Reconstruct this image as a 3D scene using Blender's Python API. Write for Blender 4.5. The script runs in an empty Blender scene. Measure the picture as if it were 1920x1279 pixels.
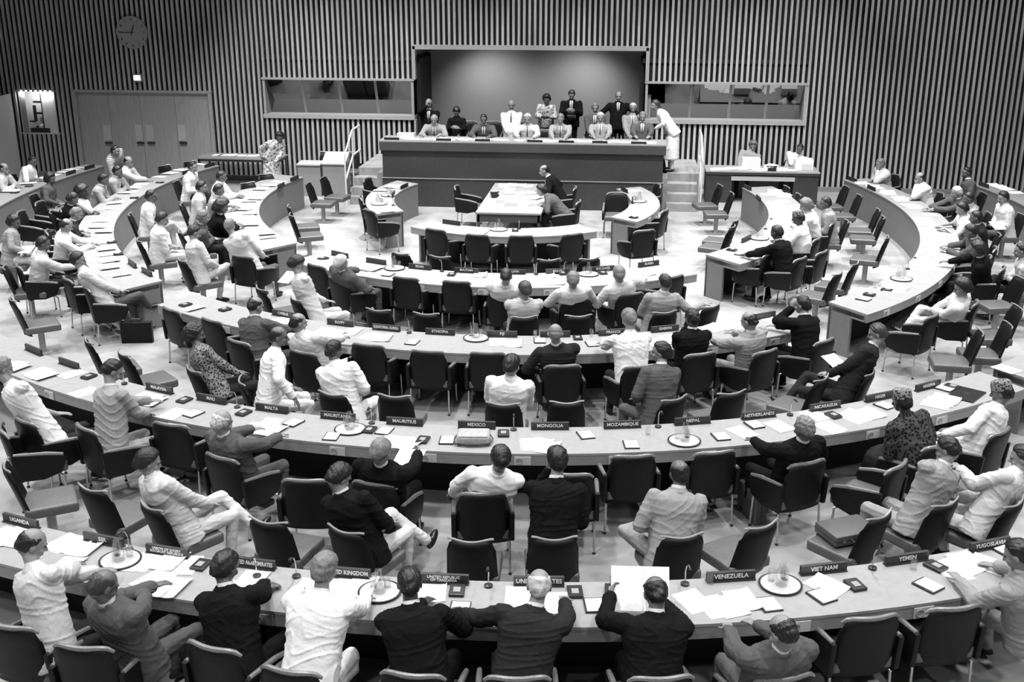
import bpy, bmesh, math, random
import numpy as np
from mathutils import Matrix, Vector
random.seed(7); RNG = np.random.default_rng(7)
sc = bpy.context.scene
COL = sc.collection
PI = math.pi

# ------------------------------------------------------------------ camera model (metres; room frame: desk along X, back wall at +Y)
FPX = 2064.02627; TH = 0.32435; YAW = -0.0899; ROLL = 0.0005
S = 4.6; TZ = 0.74; ROT = math.radians(11.3)
CENT = np.array([0.45436, 5.04866]) * S; EX = 1.18248
R_ = dict(zip(['Eo','Ei','Do','Di','Co','Ci','Bo','Bi','Ao','Ai'],
     [S*v for v in (3.5431,3.4049,2.87247,2.72476,2.21696,2.05041,1.543,1.35535,0.79949,0.64464)]))
CH = S + TZ
def rz(a):
    c, s = math.cos(a), math.sin(a); return np.array([[c,-s,0],[s,c,0],[0,0,1]])
def _rm():
    a = PI/2-TH; c, s = math.cos(a), math.sin(a); B = np.array([[1,0,0],[0,c,-s],[0,s,c]])
    return rz(YAW+ROT) @ B @ rz(ROLL)
CM = _rm()
CAM = rz(ROT) @ np.array([-CENT[0], -CENT[1], CH])
def ray(x, y): return CM @ np.array([(x-960)/FPX, -(y-639.5)/FPX, -1.0])
def at(x, y, z):
    d = ray(x, y); return CAM + d*((z-CAM[2])/d[2])
def atY(x, y, Y):
    d = ray(x, y); return CAM + d*((Y-CAM[1])/d[1])
def atX(x, y, X):
    d = ray(x, y); return CAM + d*((X-CAM[0])/d[0])

# ring geometry: concentric ovals about the floor centre
def ring(R, a, z=0.0):
    return rz(ROT) @ np.array([R*math.sin(a)/EX, -R*math.cos(a), z])
def ring_ang(w):
    q = rz(-ROT) @ np.array([w[0], w[1], 0]); return math.atan2(q[0]*EX, -q[1])
def ring_rho(w):
    q = rz(-ROT) @ np.array([w[0], w[1], 0]); return math.hypot(q[0]*EX, q[1])
def inward(w):
    q = rz(-ROT) @ np.array([w[0], w[1], 0]); n = np.array([-q[0]*EX*EX, -q[1], 0]); n /= np.linalg.norm(n)
    return rz(ROT) @ n
def face_in(w):
    n = inward(w); return math.atan2(n[1], n[0]) - PI/2

# ------------------------------------------------------------------ materials
_M = {}
def mat(name, v, rough=0.6, metal=0.0, var=0.06, scale=30.0, stretch=None, bump=0.0, spec=0.5, coat=0.0):
    if name in _M: return _M[name]
    m = bpy.data.materials.new(name); m.use_nodes = True
    nt = m.node_tree; b = nt.nodes['Principled BSDF']
    tc = nt.nodes.new('ShaderNodeTexCoord'); mp = nt.nodes.new('ShaderNodeMapping')
    if stretch: mp.inputs['Scale'].default_value = stretch
    nz = nt.nodes.new('ShaderNodeTexNoise'); nz.inputs['Scale'].default_value = scale; nz.inputs['Detail'].default_value = 4
    cr = nt.nodes.new('ShaderNodeValToRGB')
    lo, hi = max(0, v*(1-var)), min(1, v*(1+var))
    cr.color_ramp.elements[0].position = .3; cr.color_ramp.elements[1].position = .7
    cr.color_ramp.elements[0].color = (lo, lo, lo, 1); cr.color_ramp.elements[1].color = (hi, hi, hi, 1)
    L = nt.links.new
    L(tc.outputs['Object'], mp.inputs['Vector']); L(mp.outputs[0], nz.inputs['Vector']); L(nz.outputs['Fac'], cr.inputs['Fac'])
    L(cr.outputs['Color'], b.inputs['Base Color'])
    b.inputs['Roughness'].default_value = rough; b.inputs['Metallic'].default_value = metal
    b.inputs['Specular IOR Level'].default_value = spec
    if coat: b.inputs['Coat Weight'].default_value = coat
    if bump:
        bp = nt.nodes.new('ShaderNodeBump'); bp.inputs['Strength'].default_value = bump; bp.inputs['Distance'].default_value = .01
        L(nz.outputs['Fac'], bp.inputs['Height']); L(bp.outputs['Normal'], b.inputs['Normal'])
    _M[name] = m; return m
def emis(name, strength, v=1.0):
    if name in _M: return _M[name]
    m = bpy.data.materials.new(name); m.use_nodes = True; nt = m.node_tree; b = nt.nodes['Principled BSDF']
    nz = nt.nodes.new('ShaderNodeTexNoise'); nz.inputs['Scale'].default_value = 6
    b.inputs['Base Color'].default_value = (v, v, v, 1); b.inputs['Emission Color'].default_value = (1, 1, 1, 1); b.inputs['Emission Strength'].default_value = strength
    nt.links.new(nz.outputs['Fac'], b.inputs['Roughness'])
    _M[name] = m; return m
def glassm(name, tint=.9, refl=None, rough=.02):
    if name in _M: return _M[name]
    m = bpy.data.materials.new(name); m.use_nodes = True; nt = m.node_tree; nt.nodes.clear()
    o = nt.nodes.new('ShaderNodeOutputMaterial'); t = nt.nodes.new('ShaderNodeBsdfTransparent'); g = nt.nodes.new('ShaderNodeBsdfGlossy')
    mx = nt.nodes.new('ShaderNodeMixShader'); t.inputs[0].default_value = (tint, tint, tint, 1); g.inputs['Roughness'].default_value = rough
    if refl is None:
        f = nt.nodes.new('ShaderNodeFresnel'); f.inputs['IOR'].default_value = 1.5; nt.links.new(f.outputs[0], mx.inputs[0])
    else: mx.inputs[0].default_value = refl
    nt.links.new(t.outputs[0], mx.inputs[1]); nt.links.new(g.outputs[0], mx.inputs[2]); nt.links.new(mx.outputs[0], o.inputs[0])
    _M[name] = m; return m

M_top   = mat('table_top_laminate', .25, .55, scale=14, stretch=(1,1,1), var=.07)
M_fasc  = mat('table_edge_wood', .22, .5, scale=9, stretch=(1,1,14), var=.14)
M_panel = mat('table_panel_wood', .15, .55, scale=9, stretch=(8,8,1), var=.14)
M_desk  = mat('dark_desk_wood', .035, .42, scale=10, stretch=(8,8,1), var=.22)
M_desk2 = mat('dark_desk_edge_wood', .05, .42, scale=10, stretch=(1,1,8), var=.18)
M_dark  = mat('shadow_gap_paint', .01, .8)  # near-black; under the ring tables it stands for their shade
M_leather = mat('black_leather', .006, .46, scale=80, var=.3, bump=.15, spec=.22)
M_seat  = mat('dark_seat_leather', .085, .42, scale=60, var=.2, bump=.15, spec=.6)
M_trim  = mat('pale_edge_trim', .32, .35, metal=.4)
M_chrome= mat('brushed_steel', .5, .25, metal=1.0, var=.04)
M_post  = mat('grey_post_metal', .34, .4, metal=.3)
M_plate = mat('nameplate_grey', .022, .45)
M_letter= mat('white_lettering', .62, .6)
M_paper = mat('white_paper', .80, .8, var=.02)
M_paper2= mat('offwhite_paper', .6, .8, var=.04)
M_black = mat('black_plastic', .012, .35)
M_grey  = mat('grey_plastic', .25, .45)
M_sheen   = mat('leather_edge_sheen', .13, .38, scale=50, var=.25, spec=.8)  # paler leather: overhead sheen on chair tops and arms, put into the colour
M_pale  = mat('pale_enamel', .42, .4)
M_carpet= mat('carpet_pale', .25, .95, scale=2.2, var=.22)
M_slat  = mat('slat_wood', .43, .55, scale=4, stretch=(6,6,.3), var=.22)
M_slatb = mat('slat_backing_black', .006, .9)
M_plast = mat('grey_plaster', .26, .9, scale=40, var=.08)
M_part  = mat('partition_paint', .62, .8, scale=30)
M_plate2= mat('satin_plate', .48, .4)
M_door  = mat('door_wood', .36, .5, scale=6, stretch=(8,8,.6), var=.12)
M_frame = mat('pale_window_frame', .36, .5)
M_white = mat('white_paint', .6, .5)
M_glass = glassm('clear_glass', .96, .10)
M_pane  = glassm('booth_glass', .35, .22, .015)
M_brief = mat('black_case_leather', .005, .6, spec=.2)
M_brief2= mat('brown_case_leather', .07, .4)
M_bag   = mat('tan_bag_leather', .30, .6, var=.15, bump=.3)
M_shoe  = mat('shoe_leather', .012, .3)

# ------------------------------------------------------------------ object helpers
def link(o, parent=None):
    COL.objects.link(o)
    if parent is not None: o.parent = parent
    return o
def tag(o, label=None, cat=None, group=None, kind=None):
    if label: o['label'] = label
    if cat: o['category'] = cat
    if group: o['group'] = group
    if kind: o['kind'] = kind
    return o
def empty(name, loc=(0,0,0), rotz=0, label=None, cat=None, group=None, parent=None):
    o = bpy.data.objects.new(name, None); link(o, parent); o.location = loc; o.rotation_euler = (0,0,rotz); o.empty_display_size = .1
    return tag(o, label, cat, group)
def mesh(name, V, F, m, smooth=False):
    me = bpy.data.meshes.new(name); me.from_pydata([tuple(map(float, v)) for v in V], [], [tuple(map(int, f)) for f in F]); me.update()
    if m is not None: me.materials.append(m)
    if smooth: me.shade_smooth()
    return me
def obj(name, me, parent=None, m=None, loc=None, rotz=None):
    o = bpy.data.objects.new(name, me); link(o, parent)
    if m is not None:
        if len(me.materials) == 0: me.materials.append(m)
        o.material_slots[0].link = 'OBJECT'; o.material_slots[0].material = m
    if loc is not None: o.location = loc
    if rotz is not None: o.rotation_euler = (0,0,rotz)
    return o
class G:
    """collects closed primitives"""
    def __init__(s): s.V = []; s.F = []
    def add(s, V, F):
        n = len(s.V); s.V += [tuple(v) for v in V]; s.F += [tuple(i+n for i in f) for f in F]; return s
    def box(s, c, d, R=None):
        x, y, z = [q/2 for q in d]
        V = np.array([[-x,-y,-z],[x,-y,-z],[x,y,-z],[-x,y,-z],[-x,-y,z],[x,-y,z],[x,y,z],[-x,y,z]])
        if R is not None: V = V @ np.asarray(R).T
        return s.add(V + np.array(c), [(0,3,2,1),(4,5,6,7),(0,1,5,4),(1,2,6,5),(2,3,7,6),(3,0,4,7)])
    def tube(s, pts, r, seg=8, radii=None):
        pts = [np.array(p, float) for p in pts]; n = len(pts); V = []; F = []
        up = np.array([0,0,1.0])
        for i, p in enumerate(pts):
            t = pts[min(i+1, n-1)] - pts[max(i-1, 0)]; t = t/np.linalg.norm(t)
            u = np.cross(t, up if abs(t[2]) < .95 else np.array([1.0,0,0])); u /= np.linalg.norm(u); w = np.cross(t, u)
            rr = radii[i] if radii else r
            for k in range(seg):
                a = 2*PI*k/seg; V.append(p + rr*(u*math.cos(a) + w*math.sin(a)))
        for i in range(n-1):
            for k in range(seg):
                k2 = (k+1) % seg; F.append((i*seg+k, i*seg+k2, (i+1)*seg+k2, (i+1)*seg+k))
        F.append(tuple(reversed(range(seg)))); F.append(tuple(range((n-1)*seg, n*seg)))
        return s.add(V, F)
    def lathe(s, prof, c=(0,0,0), seg=16):
        V = []; F = []; n = len(prof)
        for r, z in prof:
            for k in range(seg):
                a = 2*PI*k/seg; V.append((c[0]+r*math.cos(a), c[1]+r*math.sin(a), c[2]+z))
        for i in range(n-1):
            for k in range(seg):
                k2 = (k+1) % seg; F.append((i*seg+k, i*seg+k2, (i+1)*seg+k2, (i+1)*seg+k))
        F.append(tuple(reversed(range(seg)))); F.append(tuple(range((n-1)*seg, n*seg)))
        return s.add(V, F)
    def me(s, name, m, smooth=False, bevel=0, seg=2):
        me = mesh(name, s.V, s.F, m)
        if bevel:
            bm = bmesh.new(); bm.from_mesh(me)
            bmesh.ops.bevel(bm, geom=bm.edges[:], offset=bevel, segments=seg, affect='EDGES', profile=.6)
            bm.to_mesh(me); bm.free()
        if smooth:
            me.shade_smooth()
            try: me.set_sharp_from_angle(angle=math.radians(40))
            except Exception: pass
        return me
def text_mesh(txt, size, depth=.002, squash=1.0, width=None):
    cu = bpy.data.curves.new('lettering', 'FONT'); cu.body = txt; cu.size = size; cu.align_x = 'CENTER'; cu.align_y = 'CENTER'
    cu.extrude = depth; cu.resolution_u = 2; cu.space_line = .85; cu.offset = size*.012
    o = bpy.data.objects.new('t', cu); COL.objects.link(o)
    bpy.context.view_layer.update()
    me = bpy.data.meshes.new_from_object(o.evaluated_get(bpy.context.evaluated_depsgraph_get()))
    bpy.data.objects.remove(o); bpy.data.curves.remove(cu)
    if len(me.vertices):
        co = np.zeros(len(me.vertices)*3); me.vertices.foreach_get('co', co); co = co.reshape(-1,3); w = np.ptp(co[:,0])
        if width and w > width: co[:,0] *= width/w; me.vertices.foreach_set('co', co.ravel()); me.update()
    me.materials.clear(); return me
ORD = ['first','second','third','fourth','fifth','sixth','seventh','eighth','ninth','tenth','eleventh','twelfth','thirteenth','fourteenth','fifteenth','sixteenth','seventeenth','eighteenth','nineteenth','twentieth']
# ------------------------------------------------------------------ room shell
WY_ = 5.4                                   # back wall plane
XL, XR, YB, ZC = -17.5, 15.5, -27.0, 8.6
def struct(name, me, **k): o = obj(name, me, **k); o['kind'] = 'structure'; return o
struct('floor', G().box(((XL+XR)/2, (YB+7.5)/2, -.05), (XR-XL, 7.5-YB, .1)).me('floor', M_carpet))
struct('ceiling', G().box(((XL+XR)/2, (YB+7.5)/2, ZC+.05), (XR-XL, 7.5-YB, .1)).me('ceiling', M_plast))
# backing of the slatted wall in pieces around the openings, ribs in front
WIN = [(-7.14,-3.15), (2.82,6.80)]; WZ = (1.66, 2.69); ALC = (-3.14, 2.86, 3.52)
PL = .76                                    # platform height
PIC = (-13.96,-12.98,1.16,2.26); DOOR = (-12.36,-8.62,0,2.28)
def openings():
    return [(WIN[0][0],WIN[0][1],WZ[0],WZ[1]), (WIN[1][0],WIN[1][1],WZ[0],WZ[1]), (ALC[0],ALC[1],0,ALC[2]), PIC, DOOR]
def wall_cells():
    xs = sorted({XL, XR} | {o[0] for o in openings()} | {o[1] for o in openings()})
    for a, b in zip(xs, xs[1:]):
        m = (a+b)/2; cuts = sorted((o[2], o[3]) for o in openings() if o[0] <= m <= o[1]); z = 0
        for lo, hi in cuts:
            if lo > z: yield a, b, z, lo
            z = hi
        yield a, b, z, ZC
g = G(); gs = G()
for a, b, z0, z1 in wall_cells():
    g.box(((a+b)/2, WY_+.15, (z0+z1)/2), (b-a, .12, z1-z0))
PITCH = .1365
k0 = int(XL/PITCH)
for k in range(k0, int(XR/PITCH)+1):
    x = k*PITCH
    segs = []; z = .12
    for lo, hi in sorted((o[2], o[3]) for o in openings() if o[0]-.02 <= x <= o[1]+.02):
        if lo > z: segs.append((z, lo))
        z = max(z, hi)
    segs.append((z, ZC))
    for lo, hi in segs:
        if hi-lo > .1: gs.box((x, WY_+.03, (lo+hi)/2), (.062, .055, hi-lo))
w = struct('wall_back', g.me('wall_backing', M_slatb))
sl = obj('slats', gs.me('slats', M_slat), w)
struct('baseboard_back', G().box(((XL+DOOR[0])/2, WY_-.01, .06), (DOOR[0]-XL, .04, .12)).box(((DOOR[1]-4.3)/2, WY_-.01, .06), (-4.3-DOOR[1], .04, .12)).box(((XR+3.9)/2, WY_-.01, .06), (XR-3.9, .04, .12)).me('baseboard', M_fasc))
struct('wall_left', G().box((XL-.1, (YB+7.5)/2, ZC/2), (.2, 7.5-YB, ZC)).me('wall_left', M_plast))
struct('wall_right', G().box((XR+.1, (YB+7.5)/2, ZC/2), (.2, 7.5-YB, ZC)).me('wall_right', M_plast))
struct('wall_rear', G().box(((XL+XR)/2, YB-.1, ZC/2), (XR-XL, .2, ZC)).me('wall_rear', M_plast))
# alcove behind the podium
AY = 7.25
g = G()
g.box(((ALC[0]+ALC[1])/2, AY+.05, ALC[2]/2), (ALC[1]-ALC[0]+.3, .1, ALC[2]+.2))
g.box((ALC[0]-.05, (WY_+.18+AY)/2, ALC[2]/2), (.1, AY-WY_-.18, ALC[2])); g.box((ALC[1]+.05, (WY_+.18+AY)/2, ALC[2]/2), (.1, AY-WY_-.18, ALC[2]))
g.box(((ALC[0]+ALC[1])/2, (WY_+.18+AY)/2, ALC[2]+.05), (ALC[1]-ALC[0]+.3, AY-WY_-.18, .1))
struct('wall_alcove', g.me('alcove', M_plast))
g = G()
for x in (ALC[0]+.02, ALC[1]-.02): g.box((x, WY_+.08, (WZ[1]+ALC[2])/2), (.09, .22, ALC[2]-WZ[1]))
for x in (ALC[0]+.02, ALC[1]-.02): g.box((x, WY_+.08, WZ[0]/2+PL/2), (.05, .22, WZ[0]-PL))
g.box(((ALC[0]+ALC[1])/2, WY_+.08, ALC[2]-.02), (ALC[1]-ALC[0], .22, .11))
struct('trim_1', g.me('alcove_trim', M_frame))
# interpreter booths with tilted glass
for i, (a, b) in enumerate(WIN):
    cx = (a+b)/2; wd = b-a
    g = G()
    g.box((cx, WY_+.05, WZ[1]-.015), (wd+.06, .16, .05))                       # head
    g.box((cx, WY_+.24, WZ[0]+.05), (wd+.06, .56, .10))                        # deep sill
    g.box((a+.02, WY_+.24, (WZ[0]+WZ[1])/2), (.06, .5, WZ[1]-WZ[0])); g.box((b-.02, WY_+.24, (WZ[0]+WZ[1])/2), (.06, .5, WZ[1]-WZ[0]))
    wf = struct('window_%d' % (i+1), g.me('booth_frame', M_frame))
    g = G(); top = np.array([0, WY_+.06, WZ[1]-.04]); bot = np.array([0, WY_+.42, WZ[0]+.10])
    cuts = [.25,.5,.745] if i == 0 else [.285,.535,.765]
    xs = [a+.05] + [a+wd*c for c in cuts] + [b-.05]
    for x in xs[1:-1]:
        g.tube([bot+[x,0,0], top+[x,0,0]], .035, 4)
    obj('mullion', g.me('mullions', M_frame), wf)
    for x0, x1 in zip(xs, xs[1:]):
        t = .008; V = [(x0,bot[1],bot[2]),(x1,bot[1],bot[2]),(x1,top[1],top[2]),(x0,top[1],top[2])]
        V = V + [(x, y+t, z) for x, y, z in V]
        obj('pane', mesh('pane', V, [(0,1,2,3),(7,6,5,4),(0,4,5,1),(1,5,6,2),(2,6,7,3),(3,7,4,0)], M_pane), wf)
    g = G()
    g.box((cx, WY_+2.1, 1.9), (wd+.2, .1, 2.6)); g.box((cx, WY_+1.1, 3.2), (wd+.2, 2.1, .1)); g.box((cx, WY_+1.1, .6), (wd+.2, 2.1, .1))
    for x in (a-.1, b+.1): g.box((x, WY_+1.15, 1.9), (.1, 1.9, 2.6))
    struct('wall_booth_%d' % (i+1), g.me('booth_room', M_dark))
# lit opening at far left with shelves
a, b, z0, z1 = PIC; cx = (a+b)/2
g = G(); g.box((cx, WY_+.42, (z0+z1)/2), (b-a, .05, z1-z0+.1))
for x in (a, b): g.box((x, WY_+.24, (z0+z1)/2), (.03, .36, z1-z0+.1))
for z in (z0-.02, z1+.02): g.box((cx, WY_+.24, z), (b-a+.1, .36, .04))
w3 = struct('window_3', g.me('lit_booth', M_white))
g = G(); g.box((cx+.09, WY_+.12, (z0+z1)/2), (.03, .03, z1-z0)); g.box((cx-.13, WY_+.12, (z0+z1)/2-.03), (.07, .05, .42))
for z in (z0+.82, z0+.52, z0+.16): g.box((cx-.02, WY_+.12, z), (.24, .05, .05), )
g.box((cx-.22, WY_+.12, z0+.3), (.16, .05, .04)); g.box((cx-.02, WY_+.12, z0+.06), (.55, .1, .13))
obj('shelf_rack', g.me('rack', M_black), w3)
g = P3_fig = G(); g.lathe([(.0,.0),(.055,.03),(.062,.08),(.05,.13),(.001,.15)], (cx+.0, WY_+.2, z0+.26), 12); g.lathe([(.02,-.24),(.13,-.22),(.12,-.06),(.05,.0),(.03,.04)], (cx, WY_+.2, z0+.24), 12); obj('draped_figure', g.me('fig', M_frame, True), w3)
obj('side_blind', G().box((a+.09, WY_+.06, (z0+z1)/2), (.14, .02, z1-z0)).me('blind', M_plast), w3)
obj('curtain', G().box((b-.2, WY_+.1, (z0+z1)/2), (.34, .04, z1-z0)).me('curtain', M_white), w3)
L = bpy.data.lights.new('booth_lamp', 'AREA'); L.energy = 7; L.shape = 'RECTANGLE'; L.size = .9; L.size_y = .12; lo = bpy.data.objects.new('booth_lamp', L); link(lo, w3); lo.location = (cx, WY_+.0, z1-.03); lo.rotation_euler = (math.radians(55), 0, 0); tag(lo)
# double doors
d0, d1, _, dz = DOOR
g = G(); g.box(((d0+d1)/2, WY_+.05, dz+.02), (d1-d0+.1, .14, .06)); g.box((d0, WY_+.05, dz/2), (.07, .14, dz)); g.box((d1, WY_+.05, dz/2), (.07, .14, dz))
struct('trim_2', g.me('door_frame', M_door))
edges = [d0+.04] + [atY(px, 240, WY_)[0] for px in (207, 265, 330)] + [d1-.04]
for i in range(4):
    a, b = edges[i]+.004, edges[i+1]-.004
    dr = struct('door_%d' % (i+1), G().box(((a+b)/2, WY_+.10, dz/2), (b-a, .06, dz-.02)).me('door_leaf', M_door))
    px = (199, 259, 279, 339)[i]; c = atY(px, 250, WY_)
    obj('push_plate', G().box((c[0], WY_+.06, c[2]), (.21, .015, .44)).me('plate', M_plate2, bevel=.004), dr)
    obj('pull_handle', G().box((c[0]+.03, WY_+.03, c[2]-.26), (.2, .05, .035)).me('handle', M_black, bevel=.005), dr)
# low pale partition at the far left
p0 = np.array([-14.1, 5.25, 0]); p1 = at(-60, 192, 2.25); u = p1-p0; u[2] = 0; Ln = np.linalg.norm(u); an = math.atan2(u[1], u[0])
o = obj('screen_partition', G().box((Ln/2, 0, 1.11), (Ln, .06, 2.22)).me('partition', M_part, bevel=.006), loc=p0, rotz=an)
tag(o, 'tall pale flat partition panel at the far left beside the slatted wall', 'partition')
# clock
c = atY(247, 61, WY_-.05); ck = empty('wall_clock', (c[0], WY_-.02, c[2]), 0, 'round wall clock with dark hands, high above the double doors', 'clock')
M_dial = mat('clock_dial', .34, .5)
def disc(r, y0, y1, name, m, seg=48):
    g = G(); g.lathe([(r, y0), (r, y1)], seg=seg); me = g.me(name, m); me.transform(Matrix.Rotation(PI/2, 4, 'X')); return me
obj('dial', disc(.415, -.02, .03, 'dial', M_dial), ck)
g = G()
for i in range(48): pass
rim = G(); rim.tube([(.41*math.cos(t), -.03, .41*math.sin(t)) for t in np.linspace(0, 2*PI, 49)], .012, 6); obj('rim', rim.me('rim', M_post), ck)
for n in range(1, 13):
    t = PI/2 - n*PI/6; me = text_mesh(str(n), .085); me.transform(Matrix.Rotation(PI/2, 4, 'X'))
    obj('numeral', me, ck, M_black, loc=(.33*math.cos(t), -.035, .33*math.sin(t)))
def hand(t, l, w, nm):
    g = G(); g.box(((l-.06)/2, -.045, 0), (l+.06, .006, w)); me = g.me(nm, M_black); me.transform(Matrix.Rotation(-t, 4, 'Y')); obj(nm, me, ck)
hand(PI/2-math.radians(22), .2, .022, 'hour_hand'); hand(PI, .33, .014, 'minute_hand')
# exit sign
c = atY(257.5, 146, WY_-.05); ex_ = empty('exit_sign', (c[0], WY_-.03, c[2]), 0, 'small lit exit sign on the slats above the double doors', 'sign')
obj('housing', G().box((0,0,0), (.24, .08, .2)).me('housing', M_post, bevel=.006), ex_)
obj('lit_panel', G().box((0,-.045,0), (.17, .012, .12)).me('panel', emis('sign_glow', 3.0)), ex_)
me = text_mesh('EXIT', .06); me.transform(Matrix.Rotation(PI/2, 4, 'X')); obj('lettering', me, ex_, M_grey, loc=(0, -.054, 0))
# ------------------------------------------------------------------ podium
g = G(); g.box((-.08, (2.95+AY)/2-.2, PL/2), (6.9, AY-2.95+.4-.05, PL))
g.box((0.0, (3.27+WY_)/2, PL/2), (8.3, WY_-3.27, PL))
struct('floor_podium', g.me('platform', M_carpet))
NY = [2.48, 2.67, 2.94, 3.27]
for side, (a, b) in enumerate(((-4.2,-3.42), (3.36,4.08))):
    st = empty('podium_steps', ((a+b)/2, 2.48, 0), 0, ['carpeted steps rising to the podium at its left end', 'carpeted steps rising to the podium at its right end'][side], 'steps')
    for k in range(3):
        obj('step', G().box((0, (NY[k]+3.27)/2-2.48, .19*(k+.5)), (b-a, 3.27-NY[k], .19)).me('step', M_carpet, bevel=.012), st)
# handrails
for side, X in enumerate((-4.24, 4.14)):
    hr = empty('handrail', (X, 2.3, 0), 0, ['white tubular handrail beside the left podium steps', 'white tubular handrail beside the right podium steps'][side], 'handrail')
    for nm, dz_ in (('top_rail', 0), ('middle_rail', -.6)):
        obj(nm, G().tube([(0,.05,1.2+dz_), (0,.45,1.45+dz_), (0,.85,1.68+dz_), (0,1.6,1.70+dz_)], .022, 8).me(nm, M_white, True), hr)
    obj('post', G().tube([(0,.05,0), (0,.05,1.2)], .02, 8).me('post', M_white, True), hr)
    obj('post', G().tube([(0,1.6,PL), (0,1.6,1.7)], .02, 8).me('post', M_white, True), hr)
    obj('post', G().tube([(0,.82,.1), (0,.82,1.66)], .016, 8).me('post', M_white, True), hr)
# big desk
dk = empty('podium_desk', (-.05, 2.38, 0), 0, 'long dark wooden podium desk with a pale top, facing the hall', 'desk')
obj('desk_top', G().box((0, .42, 1.545), (6.72, .86, .035)).me('desk_top', M_top, bevel=.006), dk)
obj('top_band', G().box((0, .04, 1.43), (6.70, .10, .195)).me('top_band', M_desk2), dk)
obj('front_panel', G().box((0, .09, 1.0), (6.60, .06, .66)).me('front_panel', M_desk), dk)
obj('base_panel', G().box((0, .06, .335), (6.62, .08, .67)).me('base_panel', M_desk), dk)
obj('base_ledge', G().box((0, .05, .675), (6.64, .10, .012)).me('ledge', M_fasc), dk)
for sx in (-1, 1): obj('side_panel', G().box((sx*3.27, .45, .765), (.05, .72, 1.53)).me('side_panel', M_desk), dk)
# ------------------------------------------------------------------ ring tables
RAD = math.radians
def arc_prism(R0, R1, a0, a1, z0, z1, n):
    """solid between ovals R0 < R1"""
    V = []; F = []
    for i in range(n+1):
        a = a0+(a1-a0)*i/n
        V += [ring(R0,a,z0), ring(R1,a,z0), ring(R1,a,z1), ring(R0,a,z1)]
    for i in range(n):
        b, c = 4*i, 4*i+4
        for k in range(4):
            k2 = (k+1) % 4; F.append((b+k, b+k2, c+k2, c+k))
    F.append((3,2,1,0)); F.append((4*n, 4*n+1, 4*n+2, 4*n+3))
    return V, F
PANEL_FACE = {}
def ring_table(k, a0, a1, label, ends=(1,1), n=40):
    Ri, Ro = R_[k+'i'], R_[k+'o']
    mid = ring((Ri+Ro)/2, (a0+a1)/2)
    t = empty('curved_table', mid, 0, label, 'table', 'curved delegate tables')
    def part(nm, args, m):
        V, F = arc_prism(*args); V = [np.array(v)-mid for v in V]
        return obj(nm, mesh(nm, V, F, m), t)
    part('tabletop', (Ri, Ro, a0, a1, .715, .74, n), M_top)
    part('apron', (Ro-.05, Ro-.004, a0, a1, .61, .715, n), M_fasc)
    part('underside_shade', (Ri+.08, Ro-.06, a0, a1, .635, .70, n), M_dark)  # added dark block, shade beneath the tabletop given as colour
    part('front_panel', (Ri+.02, Ri+.05, a0, a1, .0, .715, n), M_panel); part('shade_lining', (Ri+.05, Ri+.065, a0, a1, .0, .70, n), M_dark)  # lining added in near-black so the panel's rear reads as shaded
    for e, aa, sgn in ((ends[0], a0, 1), (ends[1], a1, -1)):
        if e: part('end_panel', (Ri+.02, Ri+.46, aa, aa+sgn*.05/Ri, 0, .714, 2), M_panel); part('end_apron', (Ri+.46, Ro-.02, aa, aa+sgn*.05/Ri, .61, .714, 2), M_fasc)
    # inset speaker plates along the outer edge
    seats = max(2, int(round((a1-a0)*Ro*.93/1.08)))
    for i in range(seats):
        a = a0+(a1-a0)*(i+.5)/seats; p = ring(Ro+.003, a, .663); r = face_in(p)
        if 'E' in k: pass
        pl = obj('speaker_plate', PLATE_ME, t, M_pale, loc=p-mid, rotz=r)
        obj('speaker_grille', GRILLE_ME, pl, M_grey)
    return t
PLATE_ME = G().box((0,0,0), (.17,.012,.092)).me('plate', M_pale, bevel=.003)
_g = G(); _g.lathe([(.034,0),(.034,.008),(.028,.008),(.024,.004)], seg=20); GRILLE_ME = _g.me('grille', M_grey); GRILLE_ME.transform(Matrix.Translation((-.035,-.005,0)) @ Matrix.Rotation(PI/2, 4, 'X'))
SEG = {}
def T(k, s, a0, a1, label, ends=(1,1), n=40): SEG[k+s] = (R_[k+'i'], R_[k+'o'], RAD(a0), RAD(a1)); ring_table(k, RAD(a0), RAD(a1), label, ends, n)
T('A','l',-127.8,-66.7,'short curved table at the left of the inner clerks table')
T('A','c',-44.2,24.6,'innermost curved table with four empty armchairs behind it')
T('A','r',44.8,105.8,'short curved table at the right of the inner clerks table')
T('B','l',-117.8,-52.7,'curved table left of the centre, second ring from the middle')
T('B','c',-44,23.5,'curved table carrying the BHUTAN plate, second ring from the middle')
T('B','r',32.8,96.4,'curved table right of the centre, in front of the man in the kufi cap')
T('C','l',-120.1,-49.3,'long curved table at left, its end by the black briefcase on the floor')
T('C','c',-42.7,21.0,'curved table carrying the ETHIOPIA and FRANCE plates')
T('C','r',29.5,98.9,'long curved table sweeping round the right side of the hall')
T('D','l',-113.2,-62,'outermost curved table in the top left corner')
T('D','c',-47,26.2,'long curved table carrying the MEXICO and MONGOLIA plates', n=60)
T('D','r',27.7,93.0,'outermost curved table at the right edge of the hall')
T('E','c',-33,22,'nearest curved table, carrying the URUGUAY and VENEZUELA plates', n=60)
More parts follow.
